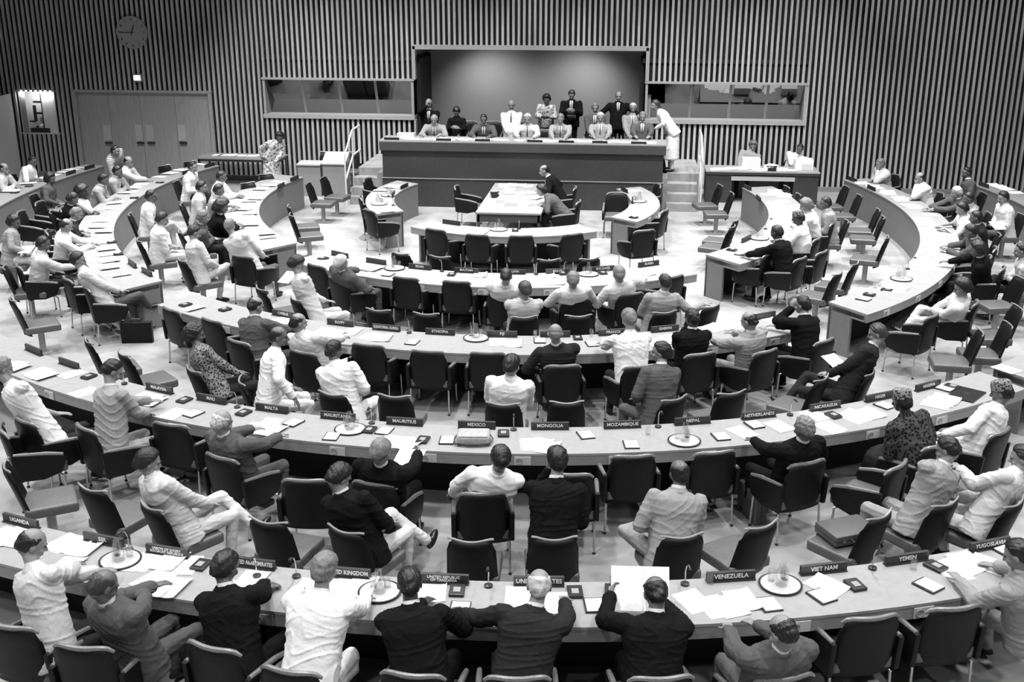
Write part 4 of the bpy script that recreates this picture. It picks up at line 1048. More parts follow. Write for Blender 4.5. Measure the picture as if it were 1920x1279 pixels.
pod(1126,221,'white haired man in light grey suit and pale tie at the podium desk',1,top='g',hair='thick',hc='w',head=(0,-12))
pod(1205,219,'man in dark suit and white shirt at the right end of the podium desk',1,top='m',hair='short',hc='g',head=(0,-15))
pod(804,194,'balding man in black suit in the second podium row, far left',0,top='k',hair='bald',hc='w',R='face')
pod(856,210,'woman with bowed head in black jacket holding a folder on the podium',0,top='k',hair='bob',hc='b',head=(0,-40),fem=1,L='hold',R='hold')
pod(959,197,'bald man in white suit and dark tie, second podium row',0,top='w',leg='w',hair='bald',hc='w',bulk=1.08)
pod(1116,203,'grey haired man in mid grey suit, second podium row behind the desk',0,top='m',hair='thick',hc='g')
pod(1187,203,'white haired man in pale patterned jacket, second podium row at right',0,top='g',hair='thick',hc='w')
for i, (x, Y, lb) in enumerate(((876,5.2,'empty chair behind the podium desk, right of the woman in black'),(922,5.2,'empty chair behind the podium desk, left of the bald man in white'),(978,5.3,'chair on the podium behind the bald man in white suit'),(1021,3.75,'empty chair at the podium desk, middle, in front of the standing woman'))):
    w = atY(x, 205, Y); armchair((w[0], Y, PL), PI, lb)
p(1025,187,'dark curly haired woman standing on the podium in a light top',None,None,loc=(.0+atY(1025,187,5.3)[0],5.1,PL),rot=180,base=PL,stand=True,top='q',leg='g',hair='curly',hc='b',sk='m',fem=1,L='hold',R='hold',head=(0,-20))
p(1072,178,'man in black suit standing on the podium reading a sheet',None,None,loc=(atY(1072,178,5.2)[0],5.0,PL),rot=180,base=PL,stand=True,top='k',leg='k',hair='thick',hc='n',L='hold',R='hold',head=(0,-30),tie=True)
p(1160,181,'bald man in black suit half standing with both arms spread on the podium',None,None,loc=(atY(1160,181,5.1)[0],4.95,PL-.05),rot=180,base=PL,stand=True,top='k',leg='k',hair='bald',hc='b',L=('L',-.50,.12,1.22),R=('L',.45,.15,1.15),head=(0,-8),tie=True)
p(1228,198,'woman in long white dress stepping down the right podium stairs',None,None,loc=(3.45,3.55,PL),rot=100,base=PL,stand=True,top='w',leg='w',hair='bob',hc='n',L='hold',R='down',head=(20,-5),fem=2,robe=False)
# right desk and left side
p(1412,274,'fair haired person behind the left white box on the secretariat desk',None,'P',loc=(5.33,4.72,0),rot=170,top='g',leg='d',hair='curly',hc='y',L='lap',R='lap',head=(0,-20),chlab='chair behind the left white box of the secretariat desk')
p(1500,279,'dark haired man in white shirt at the right of the secretariat desk',None,'P',loc=(6.45,4.70,0),rot=165,top='w',leg='d',hair='short',hc='b',sk='m',L='lap',R='chin',head=(-10,-15),chlab='chair of the man in white shirt at the secretariat desk')
p(525,258,'dark haired woman in patterned pale dress leaning over the left table tip',None,None,stand=True,loc=(-6.35,3.3,0),rot=-150,top='q',leg='q',hair='curly',hc='b',sk='m',L='fold',R='hip',head=(-30,-22),fem=2,edge=.25)
p(8,316,'man in pale suit at the top left table, at the photo edge',None,'A',z=1.2,top='p',leg='p',hair='bald',hc='b',head=(-10,-15),tie=True)
p(62,302,'dark haired man in white shirt at the top left table',None,'A',z=1.2,top='w',leg='d',hair='short',hc='b',sk='m',head=(-20,-20),short=True)
p(95,336,'dark haired woman in loose grey blouse below the top left table',None,'P',z=1.2,rot=-6,top='m',leg='f',hair='curly',hc='b',sk='m',L='lap',R='lap',head=(-10,-10),fem=1)
p(217,283,'boyish person in striped shirt near the double doors',None,None,z=1.35,stand=True,rot=0,top='s',leg='d',hair='short',hc='b',L='hold',R='hold',head=(0,-10),loc=None)
p(241,303,'bald man in pale suit and tie at the far end of the left table',None,'A',z=1.2,top='p',leg='p',hair='bald',hc='b',head=(0,-20),tie=True)
p(221,321,'dark haired man in light jacket, second at the far end of the left table',None,'A',z=1.18,top='g',leg='g',hair='short',hc='b',sk='m',head=(0,-20),tie=True)
p(195,337,'dark haired man in grey jacket with arms on the left table',None,'A',z=1.18,top='g',leg='g',hair='thick',hc='b',sk='m',head=(0,-20))
p(155,361,'person with round dark hair in pale blouse at the left table',None,'A',z=1.17,top='p',leg='d',hair='afro',hc='b',sk='d',L='fold',R='chin',head=(0,-15),fem=1)
p(137,373,'dark haired person in dark shirt bending over the left table',None,'P',z=1.1,rot=8,top='k',leg='d',hair='thick',hc='b',sk='m',L='lap',R='lap',head=(10,-30))
p(144,401,'grey haired man in black patterned shirt at the left table',None,'A',z=1.15,top='r',leg='d',hair='short',hc='g',head=(0,-25))
p(125,423,'balding man in white shirt writing at the left table',None,'A',z=1.15,top='w',leg='d',hair='bald',hc='b',head=(0,-28))
p(27,416,'dark haired woman in pale blouse with a paper, at the left edge',None,'P',z=1.2,rot=-10,top='g',leg='p',hair='bob',hc='b',sk='m',L='lap',R='lap',head=(-10,-20),fem=1)
p(82,457,'dark haired man in pale shirt, second from the end of the left table',None,'A',z=1.18,top='p',leg='d',hair='short',hc='b',sk='m',L='lap',R='table',head=(-10,-15))
p(147,487,'dark haired man in pale jacket seated at the very end of the left table',(165,535),'A',rot=-14,top='p',leg='m',hair='thick',hc='b',L='lap',R='lap',head=(-12,-10),legs='cross')
p(284,368,'dark haired man in white shirt facing right before the left table',None,'P',z=1.2,top='w',leg='p',hair='short',hc='b',sk='m',L='lap',R='lap',head=(-4,-10),short=True,legs='cross')
p(362,313,'person in white shirt before the far end of the left table',None,'P',z=1.2,top='w',leg='d',hair='short',hc='b',L='lap',R='lap',head=(-10,-10))
p(379,351,'dark haired man in pale suit in the left aisle, upper one of three',None,'P',z=1.2,top='p',leg='p',hair='thick',hc='b',L='lap',R='lap',head=(-6,-10),tie=True)
p(416,331,'dark haired man in white shirt at the inner left table, farthest',None,'A',z=1.2,top='w',leg='d',hair='short',hc='b',sk='m',L='table',R='table',head=(0,-10))
p(411,356,'dark haired man in pale shirt holding a phone at the inner left table',None,'A',z=1.15,top='g',leg='d',hair='short',hc='b',sk='m',head=(0,-15))
p(417,389,'dark haired person in black clothes at the inner left table',None,'A',z=1.15,top='k',leg='k',hair='afro',hc='b',sk='m',head=(0,-20))
p(382,407,'fair haired person between the aisle and the inner left table',None,'P',z=1.1,top='m',leg='d',hair='thick',hc='y',L='lap',R='lap',head=(0,-15))
p(305,411,'dark haired man in white shirt leaning forward before the left table',None,'P',z=1.2,top='w',leg='p',hair='thick',hc='b',L='lap',R='lap',head=(-10,-20),short=True)
p(365,436,'dark haired man in pale suit with crossed legs in the left aisle',(340,487),'P',top='p',leg='p',hair='short',hc='b',L='lap',R='lap',head=(-10,-25),legs='cross')
p(431,423,'grey haired man in pale jacket with folded hands at the inner left table end',(455,478),'A',rot=24,top='p',leg='m',hair='short',hc='g',L='lap',R='lap',head=(10,-10),tie=True,glasses=True)
# right side
p(1650,307,'man in pale jacket resting his chin, at the tip of the long right table',None,'A',z=1.15,top='p',leg='d',hair='short',hc='g',L='chin',R='fold',head=(0,-20))
p(1724,334,'balding man in white shirt and dark tie at the long right table',None,'A',z=1.2,top='w',leg='d',hair='bald',hc='b',head=(0,-15),tie=True,bulk=1.08)
p(1812,324,'dark haired man in dark jacket standing out at the top right',None,'P',z=1.3,top='m',leg='d',hair='short',hc='b',sk='m',L='lap',R='lap',head=(10,-10))
p(1793,361,'white haired man in dark grey suit at the long right table',None,'A',z=1.15,top='m',hair='short',hc='w',head=(0,-15))
p(1815,372,'dark haired person behind the white haired man at right',None,'P',z=1.15,top='g',leg='d',hair='short',hc='b',sk='m',L='lap',R='lap',head=(0,-10))
p(1803,392,'dark haired man in white shirt at the long right table, middle',None,'A',z=1.15,top='w',leg='d',hair='thick',hc='b',head=(0,-20),short=True)
p(1829,408,'dark haired person leaning back behind the man in white shirt at right',None,'P',z=1.15,top='d',leg='d',hair='short',hc='b',sk='m',L='lap',R='lap',head=(0,-10))
p(1880,371,'person in white shirt with a clipboard on crossed legs at the right',None,'P',z=1.2,rot=10,top='w',leg='m',hair='thick',hc='b',L='lap',R='lap',head=(10,-15),legs='cross')
p(1820,434,'dark haired man in grey top bending over the long right table',None,'A',z=1.12,top='m',leg='d',hair='thick',hc='b',sk='m',head=(0,-25))
p(1832,468,'person with bushy dark hair in dark jacket at the right table',None,'A',z=1.12,top='k',leg='d',hair='curly',hc='b',sk='m',L='lap',R='table',head=(0,-20))
p(1803,540,'curly haired man in white shirt reclining with crossed legs at right',(1826,565),'A',rot=14,top='w',leg='p',hair='curly',hc='b',L='lap',R='lap',head=(14,-20),legs='cross')
p(1547,381,'dark haired man in pale jacket behind the curved right table',None,'P',z=1.2,rot=10,top='g',leg='g',hair='short',hc='b',sk='m',L='lap',R='lap',head=(10,-10))
p(1510,386,'curly fair haired person in white shirt at the curved right table',None,'A',z=1.15,top='w',leg='w',hair='curly',hc='y',head=(0,-20))
p(1496,409,'man in dark round cap and white robe at the curved right table',(1530,445),'A',top='w',leg='w',hair='short',hc='b',sk='d',L='table',R='lap',head=(0,-10),hat='kufi',robe=True)
p(1456,436,'dark skinned man in black suit writing at the end of the curved right table',(1500,482),'A',top='k',leg='k',hair='short',hc='b',sk='d',L='table',R='write',head=(0,-20),chlab='black armchair behind the man in black suit writing at the table end')
p(1914,470,'seated person in dark trousers cut off by the right edge',None,'P',z=1.15,rot=10,top='p',leg='d',hair='short',hc='b',L='lap',R='lap',legs='cross',head=(0,-10))
bpy.data.objects.remove(_tmp)
# ------------------------------------------------------------------ things on the tables
# kind, px, py, turn (deg from facing the ring centre)
IT = {
'E': [('B',15,1010,4),('B',155,1012,-6),('S',120,1066,10),('B',296,1052,8),('B',300,1104,-4),('S',350,1058,12),('S',455,1108,10),('S',470,1090,-4),('S',580,1105,4),('B',655,1105,4),('S',811,1110,0),('N',862,1143,-2),('K',857,1110,0),('K',1078,1113,0),('N',1114,1137,0),('K',1148,1110,-3),
      ('S',973,1120,0),('S',1045,1132,6),('S',1300,1128,24),('B',1363,1134,6),('N',1441,1135,8),('O',1463,1098,0),('N',1540,1120,12),('S',1549,1100,30),('K',1603,1100,8),('N',1740,1100,16),('K',1754,1065,18),('G',1712,1068,0),('B',1800,1063,14),('S',1852,1060,30),('N',1882,1032,12),
      ('O',226,1052,0),('O',712,1112,0),('K',377,1062,0),('M',243,1032,0),('M',482,1082,0),('M',556,1082,0),('M',916,1100,0),('M',1283,1094,0),('M',1633,1064,0),('G',1330,1092,0)],
'D': [('B',25,688,0),('B',78,702,10),('S',135,702,-8),('K',167,708,4),('S',157,736,-4),('B',275,750,-8),('K',346,752,0),('S',325,777,-6),('N',363,777,-4),('K',457,776,-6),('B',490,808,-4),('S',505,795,6),('N',551,794,-10),('O',657,806,0),('N',621,821,2),('N',721,809,0),('K',693,808,-4),
      ('B',745,838,-4),('K',793,827,-4),('N',838,827,0),('Z',888,828,0),('K',944,815,0),('B',1012,836,-3),('N',1098,817,14),('N',1183,835,0),('O',1283,828,0),('N',1351,820,6),('S',1392,811,16),('N',1414,798,10),('S',1461,800,8),('K',1562,781,10),('S',1522,774,10),('S',1558,803,8),
      ('B',1611,779,8),('N',1658,762,12),('N',1767,728,18),('K',1785,727,14),('B',1767,755,16),('F',1812,741,16),('M',243,716,0),('M',448,762,0),('M',698,793,0),('M',963,806,0),('M',1233,800,0),('M',1480,778,0),('G',1215,815,0)],
'C': [('K',348,573,0),('S',363,579,-6),('K',422,582,0),('B',545,600,-8),('B',620,624,-6),('S',660,622,4),('B',708,632,-4),('N',773,643,0),('O',893,634,0),('S',933,642,2),('S',963,645,0),('N',1012,640,0),('S',1068,650,0),('K',1083,635,0),('N',1110,646,0),('G',1107,628,0),('G',1003,630,0),('M',887,620,0),
      ('S',1150,640,4),('B',1240,640,8),('B',1345,616,14),('S',1380,612,6),('S',1440,597,12),('M',768,624,0),
      ('S',226,516,0),('B',205,500,-8),('S',200,478,0),('S',187,456,4),('B',192,434,-4),('S',188,415,0),('S',200,392,6),('B',238,361,0),('S',262,345,0),('S',293,332,0),('B',330,319,4),('S',372,308,-6),('K',215,455,0),('K',222,478,0),('K',262,372,0),('K',300,343,0),
      ('S',1617,344,0),('B',1665,362,0),('B',1732,415,0),('B',1742,435,0),('S',1745,458,8),('S',1742,478,-4),('B',1640,352,0),('B',318,325,0),('B',250,352,6),('B',215,380,0),('B',182,425,0),('B',196,466,0),('B',205,488,0),('B',1690,374,0),('B',1712,388,6),('S',1745,404,4),('S',1752,424,0),('B',1757,447,-4),('B',1762,467,0),('S',1771,486,4),('S',1753,505,-4),('S',1731,528,0),('O',1690,524,0),('B',1677,543,0),('K',1630,554,6),('N',1619,562,6),('G',1640,540,0),('G',1648,536,0),('M',1702,505,0),('K',1663,545,10)],
'B': [('K',606,486,0),('S',596,492,0),('B',690,504,-4),('O',740,504,0),('N',728,516,0),('K',847,516,0),('B',1035,529,0),('S',1028,517,0),('O',1103,515,0),('K',1130,513,0),('B',1203,514,6),('K',1055,514,0),('S',900,516,0),('M',830,508,0),('M',1003,508,0),('M',1053,507,0),('G',1140,509,0),
      ('S',522,341,0),('B',505,348,0),('B',480,372,0),('B',470,400,0),('B',495,438,0),('B',1478,368,0),('B',1455,385,0),('S',1478,400,0),('B',490,354,0),('S',474,364,4),('S',467,378,0),('B',460,392,-4),('S',462,405,0),('B',472,420,4),('S',487,432,0),('S',500,446,-4),('B',1453,361,0),('S',1467,378,4),('S',1463,394,0),('B',1467,411,-4),('S',1440,365,0),('N',1390,478,4),('K',1372,470,0),('O',1424,448,0),('S',1402,470,10),('M',1420,428,0)],
'A': [('O',935,431,0),('K',966,433,0),('S',1062,432,0),('S',905,435,0),('O',711,383,0),('O',729,367,0),('S',712,358,0),('B',735,350,0),('S',725,397,0),('O',1197,378,0),('B',1202,391,0),('S',1190,358,0),('K',1188,409,0),('M',972,424,0),('M',748,385,0)],
'D2': [('B',22,358,0),('B',62,338,0),('B',85,328,0),('B',120,318,0),('S',1875,350,0),('B',45,343,0),('S',75,333,0),('B',100,322,0),('S',150,315,0),('K',55,350,0),('K',28,362,0),('S',1862,347,0),('B',1886,354,0),('S',1906,362,0),('S',1880,690,0)],
}
LAND = [('by the %s plate' % t.replace('\n',' '), k, x, y) for k, x, y, t in NAMES if t]
LAND += [('near the end of the left curved table','C',225,500),('half way along the left curved table','C',200,430),('at the far end of the left curved table','C',300,335),
 ('at the top of the long right table','C',1650,355),('half way along the long right table','C',1755,440),('at the lower end of the long right table','C',1660,545),
 ('on the inner left table','B',475,380),('at the lower end of the inner left table','B',487,440),('at the far tip of the inner left table','B',522,341),('on the inner right table','B',1460,390),('at the lower end of the inner right table','B',1400,465),
 ('at the middle of the innermost table','A',955,430),('at the right of the innermost table','A',1062,432),('on the left short table','A',722,372),('on the right short table','A',1195,380),
 ('at the end of the left ETHIOPIA table','C',380,577),('at the left end of the long MEXICO table','D',80,690),('on the top left table','D2',80,335),('on the top right table','D2',1885,355),('on the table end at the right edge','D2',1880,690),('at the right end of the FRANCE table','C',1420,600)]
M_paper3 = mat('tray_cloth', .38, .8)
KN = {'S':('paper_sheet','white sheet of paper','paper'),'B':('paper_spread','loose spread of white papers','papers'),'N':('notepad','white notepad with a dark backing','notepad'),'K':('desk_tray','small black desk tray','tray'),
      'O':('water_tray','round dark rimmed water tray','tray'),'G':('drinking_glass','clear drinking glass','glass'),'M':('microphone','small microphone on a thin stem','microphone'),'Z':('shoulder_bag','pale soft leather bag with a strap','bag'),'F':('document_folder','dark flat document folder','folder')}
def sheet_me(w, d, curl, nm, m, n=6):
    V = []; F = []
    for s in (0, .0018):
        for i in range(n+1):
            for j in range(2): 
                u = i/n; V.append((w*(u-.5), d*(j-.5), s+curl*(max(0,u-.6)/.4)**2))
    k = (n+1)*2
    for i in range(n):
        a = 2*i; F.append((a, a+1, a+3, a+2)); F.append((k+a, k+a+2, k+a+3, k+a+1)); F.append((a, a+2, k+a+2, k+a)); F.append((a+1, k+a+1, k+a+3, a+3))
    F.append((0, k, k+1, 1)); a = 2*n; F.append((a, a+1, k+a+1, k+a)); return mesh(nm, V, F, m)
I_S = [sheet_me(.215,.30,c,'sheet',M_paper) for c in (.0,.008,.018)]
I_PADB = G().box((0,0,.006), (.155,.20,.012)).me('backing', M_black, bevel=.002); I_PADS = G().box((.004,-.006,.0145), (.135,.175,.005)).me('sheets', M_paper)
I_K = G().box((0,0,.012), (.12,.165,.024)).me('body', M_black, bevel=.006); I_KI = G().box((0,-.01,.026), (.055,.07,.006)).me('insert', M_grey)
I_OD = G().lathe([(.165,.0),(.168,.012),(.172,.016),(.160,.012),(.01,.008)], seg=32).me('salver', M_black, True); I_OC = G().lathe([(.155,.012),(.155,.0145)], seg=28).me('cloth', M_paper3)
def tumbler(): return G().lathe([(.028,0),(.033,.10),(.030,.10),(.026,.008)], seg=14).me('glass', M_glass, True)
I_G = tumbler(); I_CAR = G().lathe([(.045,0),(.055,.02),(.055,.10),(.03,.16),(.028,.20),(.024,.20),(.026,.16),(.048,.10),(.048,.01)], seg=16).me('carafe', M_glass, True)
I_MB = G().lathe([(.035,0),(.035,.015),(.01,.02)], seg=14).me('base', M_black, True); I_MS = G().tube([(0,0,.015),(0,0,.13),(0,-.03,.19),(0,-.08,.21)], .006, 6).me('stem', M_chrome, True); I_MH = G().tube([(0,-.075,.21),(0,-.115,.205)], .013, 8).me('head', M_black, True)
placed = []
def put_item(kd, w, r):
    nm = KN[kd][0]
    if kd == 'B':
        t = empty(nm, w, r); n = 3
        for i in range(n):
            o = obj('sheet', I_S[i % 3], t, loc=((i-1)*.11+RNG.uniform(-.02,.02), RNG.uniform(-.04,.04), .003*i), rotz=RNG.uniform(-.25,.25))
    elif kd == 'S': t = obj(nm, I_S[int(RNG.integers(3))], loc=w, rotz=r)
    elif kd == 'N': t = empty(nm, w, r); obj('backing', I_PADB, t); obj('pad_sheets', I_PADS, t)
    elif kd == 'K': t = empty(nm, w, r); obj('tray_body', I_K, t); obj('pale_insert', I_KI, t)
    elif kd == 'O': t = empty(nm, w, r); obj('salver', I_OD, t); obj('tray_cloth', I_OC, t)
    elif kd == 'G': t = obj(nm, I_G, loc=w, rotz=r)
    elif kd == 'M': t = empty(nm, w, r); obj('base', I_MB, t); obj('stem', I_MS, t); obj('capsule', I_MH, t)
    elif kd == 'F': t = empty(nm, w, r); obj('cover', G().box((0,0,.006), (.42,.3,.012)).me('c', M_black, bevel=.003), t); obj('clasp', G().lathe([(.03,.012),(.03,.016)], seg=14).me('cl', M_chrome), t)
    elif kd == 'Z':
        t = empty(nm, w, r); q = P3b(); V, F = q
        obj('bag_body', bag_me(), t); obj('flap', G().box((0,-.02,.098), (.30,.20,.012)).me('flap', M_bag, True, bevel=.005), t); obj('strap', G().tube([(-.17,.05,.05),(-.2,-.02,.03),(-.18,-.12,.02),(-.05,-.16,.012),(.08,-.155,.012),(.17,-.12,.02),(.2,0,.03),(.17,.06,.05)], .008, 6).me('strap', M_black, True), t)
    return t
def P3b(): return ([], [])
def bag_me():
    me = G().box((0,0,.05), (.34,.25,.10)).me('bag', M_bag, True, bevel=.035, seg=4); return me
zoff = 0; recs = []
for ring_k, L_ in IT.items():
    rk = ring_k[0]
    for kd, x, y, turn in L_:
        w = at(x, y, TZ); a = ring_ang(w); rho = ring_rho(w)
        pad = .16 if kd in 'SBNOZF' else .08
        rho = min(max(rho, R_[rk+'i']+pad+(.0 if kd != 'M' else -.0)), R_[rk+'o']-pad)
        w = ring(rho, a, TZ+.0006*(zoff % 9)+.0005); zoff += 1
        r = face_in(w)+math.radians(turn+RNG.uniform(-6,6)); t = put_item(kd, w, r)
        lm = min((l for l in LAND if l[1] == ring_k), key=lambda l: math.hypot(l[2]-x, (l[3]-y)*1.5))[0]
        recs.append([t, kd, lm, x])
        if kd == 'O':                                   # glasses and carafe stand on the tray: things of their own
            for i, (dx, dy) in enumerate(((-.06,.05),(.05,.06),(.0,-.02))):
                q = rz(r)@A(dx, dy, 0)+w; q[2] += .015
                g_ = obj('drinking_glass' if i < 2 else 'water_carafe', I_G if i < 2 else I_CAR, loc=q)
                tag(g_, ('drinking glass, %s one on the water tray %s' % (('left','right')[i], lm)) if i < 2 else 'water carafe on the tray '+lm, 'glass' if i < 2 else 'carafe', 'glassware on the water trays')
                if len(g_['label'].split()) > 16: g_['label'] = g_['label'].replace(' one on the water tray', ' on tray').replace('half way along', 'on')
by = {}
for t, kd, lm, x in recs: by.setdefault((kd, lm), []).append((x, t))
for (kd, lm), L_ in by.items():
    L_.sort(key=lambda q: q[0]); n = len(L_)
    for i, (x, t) in enumerate(L_):
        lab = KN[kd][1]+' '+lm
        if n == 2: lab += ', '+('left one' if i == 0 else 'right one')
        elif n > 2: lab += ', %s from left' % ORD[i]
        if len(lab.split()) > 16: lab = lab.replace('loose spread of white papers', 'spread white papers').replace('half way along', 'mid')
        tag(t, lab, KN[kd][2], KN[kd][1]+'s on the tables' if kd in 'SNKOMG' else None)
# podium desk top
PZ = 1.5630
pi = 0
PX = [(770,'B'),(800,'S'),(815,'S'),(838,'B'),(870,'B'),(893,'S'),(918,'S'),(935,'B'),(975,'S'),(1000,'S'),(1022,'B'),(1040,'S'),(1062,'S'),(1085,'B'),(1110,'S'),(1140,'S'),(1165,'B'),(1190,'S'),(1215,'B')]
for i, (x, kd) in enumerate(PX):
    w = atY(x, 262, 2.74); w = A(w[0], 2.72, PZ+.001+.001*(i % 3)); t = put_item(kd, w, PI+RNG.uniform(-.3,.3)); tag(t, '%s on the podium desk, %s from left' % (KN[kd][1], ORD[i] if i < 20 else 'last'), KN[kd][2], 'papers along the podium desk')
for i, x in enumerate((735,832,905,1003,1062,1125,1198)):
    w = atY(x, 262, 2.5); t = empty('podium_nameplate', (w[0], 2.47, PZ), 0, 'low black nameplate on the podium desk front edge, %s from left' % ORD[i], 'nameplate', 'black nameplates on the podium desk')
    obj('plate', G().box((0,0,.028), (.36,.03,.055)).me('plate', M_black, bevel=.004), t)
w = atY(762, 247, 2.9); t = empty('paper_box', (w[0], 2.85, PZ), 0, 'low white box at the left end of the podium desk', 'box'); obj('box_body', G().box((0,0,.05), (.4,.25,.1)).me('b', M_paper2, bevel=.006), t); obj('box_lid', G().box((0,0,.105), (.41,.26,.012)).me('l', M_paper), t)
for i, x in enumerate((860,948,1030,1095,1150)):
    w = atY(x, 262, 2.85); t = put_item('G', A(w[0], 2.86, PZ), 0); tag(t, 'clear drinking glass on the podium desk, %s from left' % ORD[i], 'glass', 'glasses on the podium desk')
# clerks' table papers
ck_ = [(922,348,'B'),(945,346,'S'),(968,347,'B'),(990,350,'S'),(912,362,'S'),(985,362,'B'),(1000,372,'B'),(955,362,'T'),(943,378,'T'),(958,384,'T'),(985,385,'S'),(1005,390,'S'),(975,398,'S'),(928,394,'S'),(905,400,'S')]
for i, (x, y, kd) in enumerate(ck_):
    w = at(x, y, .75); w[0] = min(max(w[0], -.22 if kd == 'B' else -.38), .42 if kd == 'B' else .58); w[1] = min(max(w[1], -1.4), 1.4); w[2] = .7515+.0012*(i % 4)
    if kd == 'T':
        t = empty('paper_stack', w, RNG.uniform(-.1,.1)); obj('stack_body', G().box((0,0,.04), (.23,.32,.08)).me('s', M_paper2, bevel=.003), t); obj('top_sheet', I_S[0], t, loc=(.01,0,.081)); c_ = 'papers'; l_ = 'tall stack of white papers'
    else: t = put_item(kd, w, RNG.uniform(-.2,.2)); c_ = KN[kd][2]; l_ = KN[kd][1]
    tag(t, '%s on the clerks table, %s in from its far end' % (l_, ORD[i]), c_, 'papers on the clerks table')
w = at(928,370,.75); w[0] = max(w[0], -.42); w[2] = .7515; t = empty('telephone', w, .3, 'small black telephone at the left of the clerks table', 'telephone'); obj('phone_body', G().box((0,0,.04), (.16,.18,.08)).me('pb', M_black, True, bevel=.02), t); obj('handset', G().tube([(-.1,0,.11),(-.05,0,.1),(.05,0,.1),(.1,0,.11)], .018, 8).me('hs', M_black, True), t)
# secretariat desk
for x, y, nm in ((1407,308,'left'),(1505,310,'right')):
    w = atY(x, 318, 4.1); t = empty('file_box', (w[0], 4.05, .778), 0, 'white file box on the secretariat desk, %s one' % nm, 'box')
    obj('box_body', G().box((0,0,.13), (.42,.34,.26)).me('b', M_paper, bevel=.01), t); obj('front_label', G().box((.06,-.172,.09), (.24,.006,.14)).me('fl', M_paper2), t)
for i, (x, y, kd) in enumerate([(1340,314,'S'),(1358,312,'B'),(1378,313,'B'),(1428,312,'B'),(1445,311,'T'),(1462,314,'B'),(1475,316,'B'),(1392,317,'S')]):
    w = atY(x, 316, 3.95); w = A(w[0], 3.85+.08*(i%3), .7785+.001*i)
    if kd == 'T': t = empty('paper_stack', w, .3); obj('stack_body', G().box((0,0,.05), (.25,.3,.1)).me('s', M_paper, bevel=.003), t); obj('top_sheet', I_S[2], t, loc=(0,0,.101), rotz=.4); l_, c_ = 'white heap of papers', 'papers'
    else: t = put_item(kd, w, RNG.uniform(-.4,.4)); l_, c_ = KN[kd][1], KN[kd][2]
    tag(t, '%s on the secretariat desk, %s from left' % (l_, ORD[[0,1,2,4,5,6,7,3][i]]), c_, 'papers on the secretariat desk')
w = atY(1447,317,3.8); t = empty('telephone', (w[0], 3.78, .778), 0, 'black telephone at the front edge of the secretariat desk', 'telephone'); obj('phone_body', G().box((0,0,.04), (.2,.18,.08)).me('pb', M_black, True, bevel=.02), t); obj('handset', G().tube([(-.12,0,.11),(-.06,0,.1),(.06,0,.1),(.12,0,.11)], .02, 8).me('hs', M_black, True), t); obj('dial', G().lathe([(.04,.08),(.04,.088)], seg=16).me('d', M_pale), t)
for i, x in enumerate((405,430,452,478)):
    w = atY(x, 286, 4.75); t = put_item('B' if i % 2 else 'S', A(w[0], 4.8, .7515), .1*i); tag(t, 'white papers on the side table against the wall, %s from left' % ORD[i], 'papers', 'papers on the side table')
# cases and bags
def briefcase(loc, r, w, h, d, m, label, flat=False):
    t = empty('briefcase', loc, r, label, 'briefcase')
    b = G().box((0,0,h/2), (w,d,h)).me('case', m, True, bevel=.012, seg=3); s = G().box((0,0,h/2), (w+.004,.006,h+.004)).me('seam', M_black)
    hd = G().tube([(-.07,0,h),(-.06,0,h+.035),(.06,0,h+.035),(.07,0,h)], .010, 8).me('handle', M_black, True)
    lk = [G().box((sx*w*.32,-d/2*0-.0,h+.003), (.04,.03,.008)).me('latch', M_chrome) for sx in (-1,1)]
    ob = [obj('case_body', b, t), obj('seam', s, t), obj('handle', hd, t)]+[obj('latch', q, t) for q in lk]
    if flat:
        for q in ob: q.rotation_euler = (PI/2, 0, 0); q.location = (0, h/2, d/2)
    return t
briefcase(A(*(at(259,642,0)[:2]), 0), .18, .46, .33, .10, M_brief, 'black briefcase standing on the floor by the left table end')
w = at(1581,984,.50); briefcase(A(w[0], w[1]-.17, .482), .45, .46, .33, .10, M_brief2, 'brown briefcase lying flat on the chair seat above the YEMEN plate', True)
briefcase(A(*(at(1408,968,0)[:2]), 0), PI/2+.35, .42, .33, .13, M_brief2, 'brown hard case standing on the floor left of an armchair, lower right')
def lap_sheet(x, y, z, r, tilt, lab, sc_=1.0, n=1):
    w = at(x, y, z); t = empty('held_paper', w, r, lab, 'paper')
    for i in range(n): o = obj('sheet', I_S[1], t, loc=((i-(n-1)/2)*.2, 0, .002*i)); o.rotation_euler = (tilt, 0, 0); o.scale = (sc_, sc_, 1)
lap_sheet(1566,679,.76,.6,.35,'white document held on the lap of the man with crossed legs')
lap_sheet(1200,1104,.93,.05,1.0,'white sheet held up by the man below the URUGUAY plate', 1.1, 2)
lap_sheet(765,862,.80,-.1,.15,'long white sheet hanging over the table edge by the MAURITIUS plate', 1.25)
lap_sheet(684,975,.78,-.5,.3,'white papers on the lap of the man in black suit and pale trousers')
lap_sheet(540,520,.72,-.3,.4,'small white note in the lap of the woman in white blouse')
lap_sheet(50,468,.72,.2,.2,'white paper on the lap of the woman at the left edge')
lap_sheet(1870,423,.78,.2,.3,'white clipboard sheet on the lap of the person in white shirt')
lap_sheet(1072,219,PL+1.12,PI,.3,'white sheet read by the man standing on the podium')
lap_sheet(858,242,PL+.82,PI,.2,'open white folder held by the woman in black on the podium')
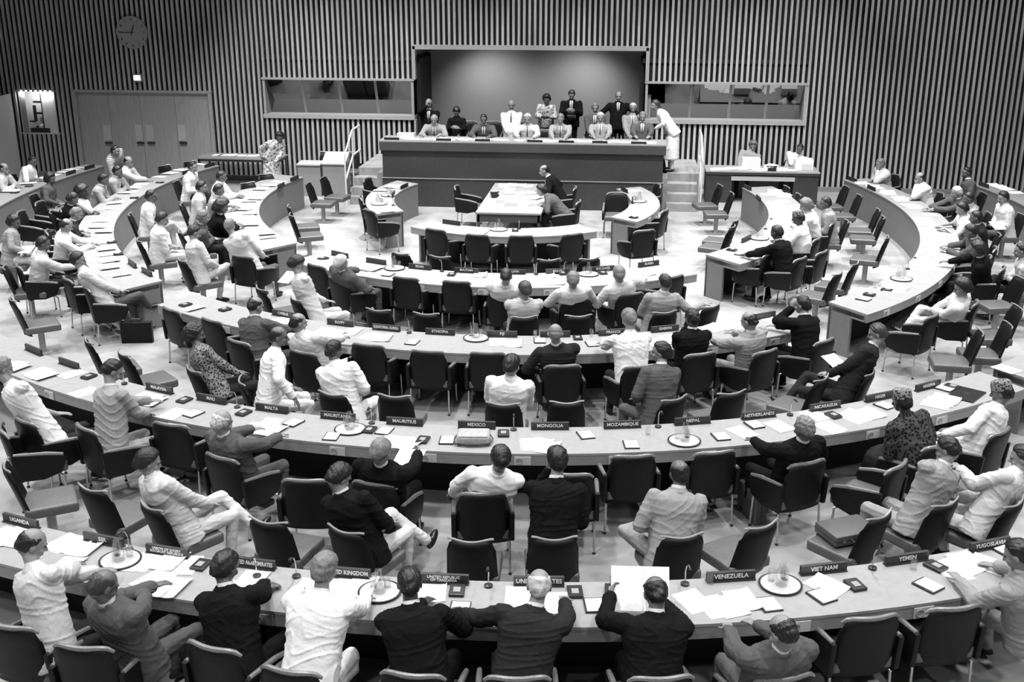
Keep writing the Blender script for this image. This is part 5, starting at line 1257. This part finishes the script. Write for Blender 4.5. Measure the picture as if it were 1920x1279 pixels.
# ------------------------------------------------------------------ lights
ZL = ZC-.15
def lamp(x, y, e, size=.5, spread=150, z=ZL, tilt=(0,0)):
    L = bpy.data.lights.new('ceiling_light', 'AREA'); L.shape = 'DISK'; L.size = size; L.energy = e; L.spread = math.radians(spread)
    o = bpy.data.objects.new('ceiling_light', L); link(o); o.location = (x, y, z); o.rotation_euler = (tilt[0], tilt[1], 0)
    o['label'] = 'round recessed ceiling downlight above the hall'; o['category'] = 'lamp'; o['group'] = 'ceiling downlights'
LK = 1.9
for x in (-11,-5.5,0,5.5,11):
    for y, e in ((-21,84),(-17,84),(-13,86),(-9.5,96)): lamp(x, y, e*LK, .35, 125)
for x in (-11,-7,-3.5,0,3.5,7,10.5): lamp(x, -5, 100*LK, .35, 115)
for x in (-9,-6,-3,0,3,6,9): lamp(x, -.8, 118*LK, .35, 105)
def spot(x, y, z, e, ang, blend, tx):
    L = bpy.data.lights.new('wall_spot', 'SPOT'); L.energy = e; L.spot_size = math.radians(ang); L.spot_blend = blend; L.shadow_soft_size = .12
    o = bpy.data.objects.new('wall_spot', L); link(o); o.location = (x, y, z); d = Vector(tx)-Vector((x,y,z)); o.rotation_euler = d.to_track_quat('-Z','Y').to_euler()
    o['label'] = 'adjustable ceiling spotlight aimed at the slatted wall'; o['category'] = 'lamp'; o['group'] = 'wall spotlights'
for x in (-6.5,-4.5,-2.4,0,2.2,4.2,6.2): spot(x, 2.2, ZL, 760*LK, 52, 1.0, (x, 5.0, 1.0))
for x in (9,12): spot(x, 1.5, ZL, 300*LK, 60, 1.0, (x, 5.2, 1.5))
spot(-1.6, 5.9, 3.4, 85*LK, 120, 1.0, (-1.2, 7.2, 1.4)); spot(1.4, 5.9, 3.4, 85*LK, 120, 1.0, (1.0, 7.2, 1.4))
wd = bpy.data.worlds.new('world'); sc.world = wd; wd.use_nodes = True; wd.node_tree.nodes['Background'].inputs[0].default_value = (.5,.5,.5,1); wd.node_tree.nodes['Background'].inputs[1].default_value = .008
# ------------------------------------------------------------------ camera
cd = bpy.data.cameras.new('camera'); cd.sensor_width = 36; cd.lens = FPX/1920*36; cd.clip_end = 200
co = bpy.data.objects.new('camera', cd); COL.objects.link(co)
mw = Matrix.Identity(4)
for i in range(3):
    for j in range(3): mw[i][j] = CM[i][j]
    mw[i][3] = CAM[i]
co.matrix_world = mw; sc.camera = co
sc.view_settings.view_transform = 'Standard'; sc.view_settings.look = 'None'; sc.view_settings.exposure = 0.14; sc.view_settings.gamma = 1; sc.view_settings.use_curve_mapping = False
sc.cycles.use_denoising = True
sc.cycles.max_bounces = 5; sc.cycles.diffuse_bounces = 3; sc.cycles.transparent_max_bounces = 8
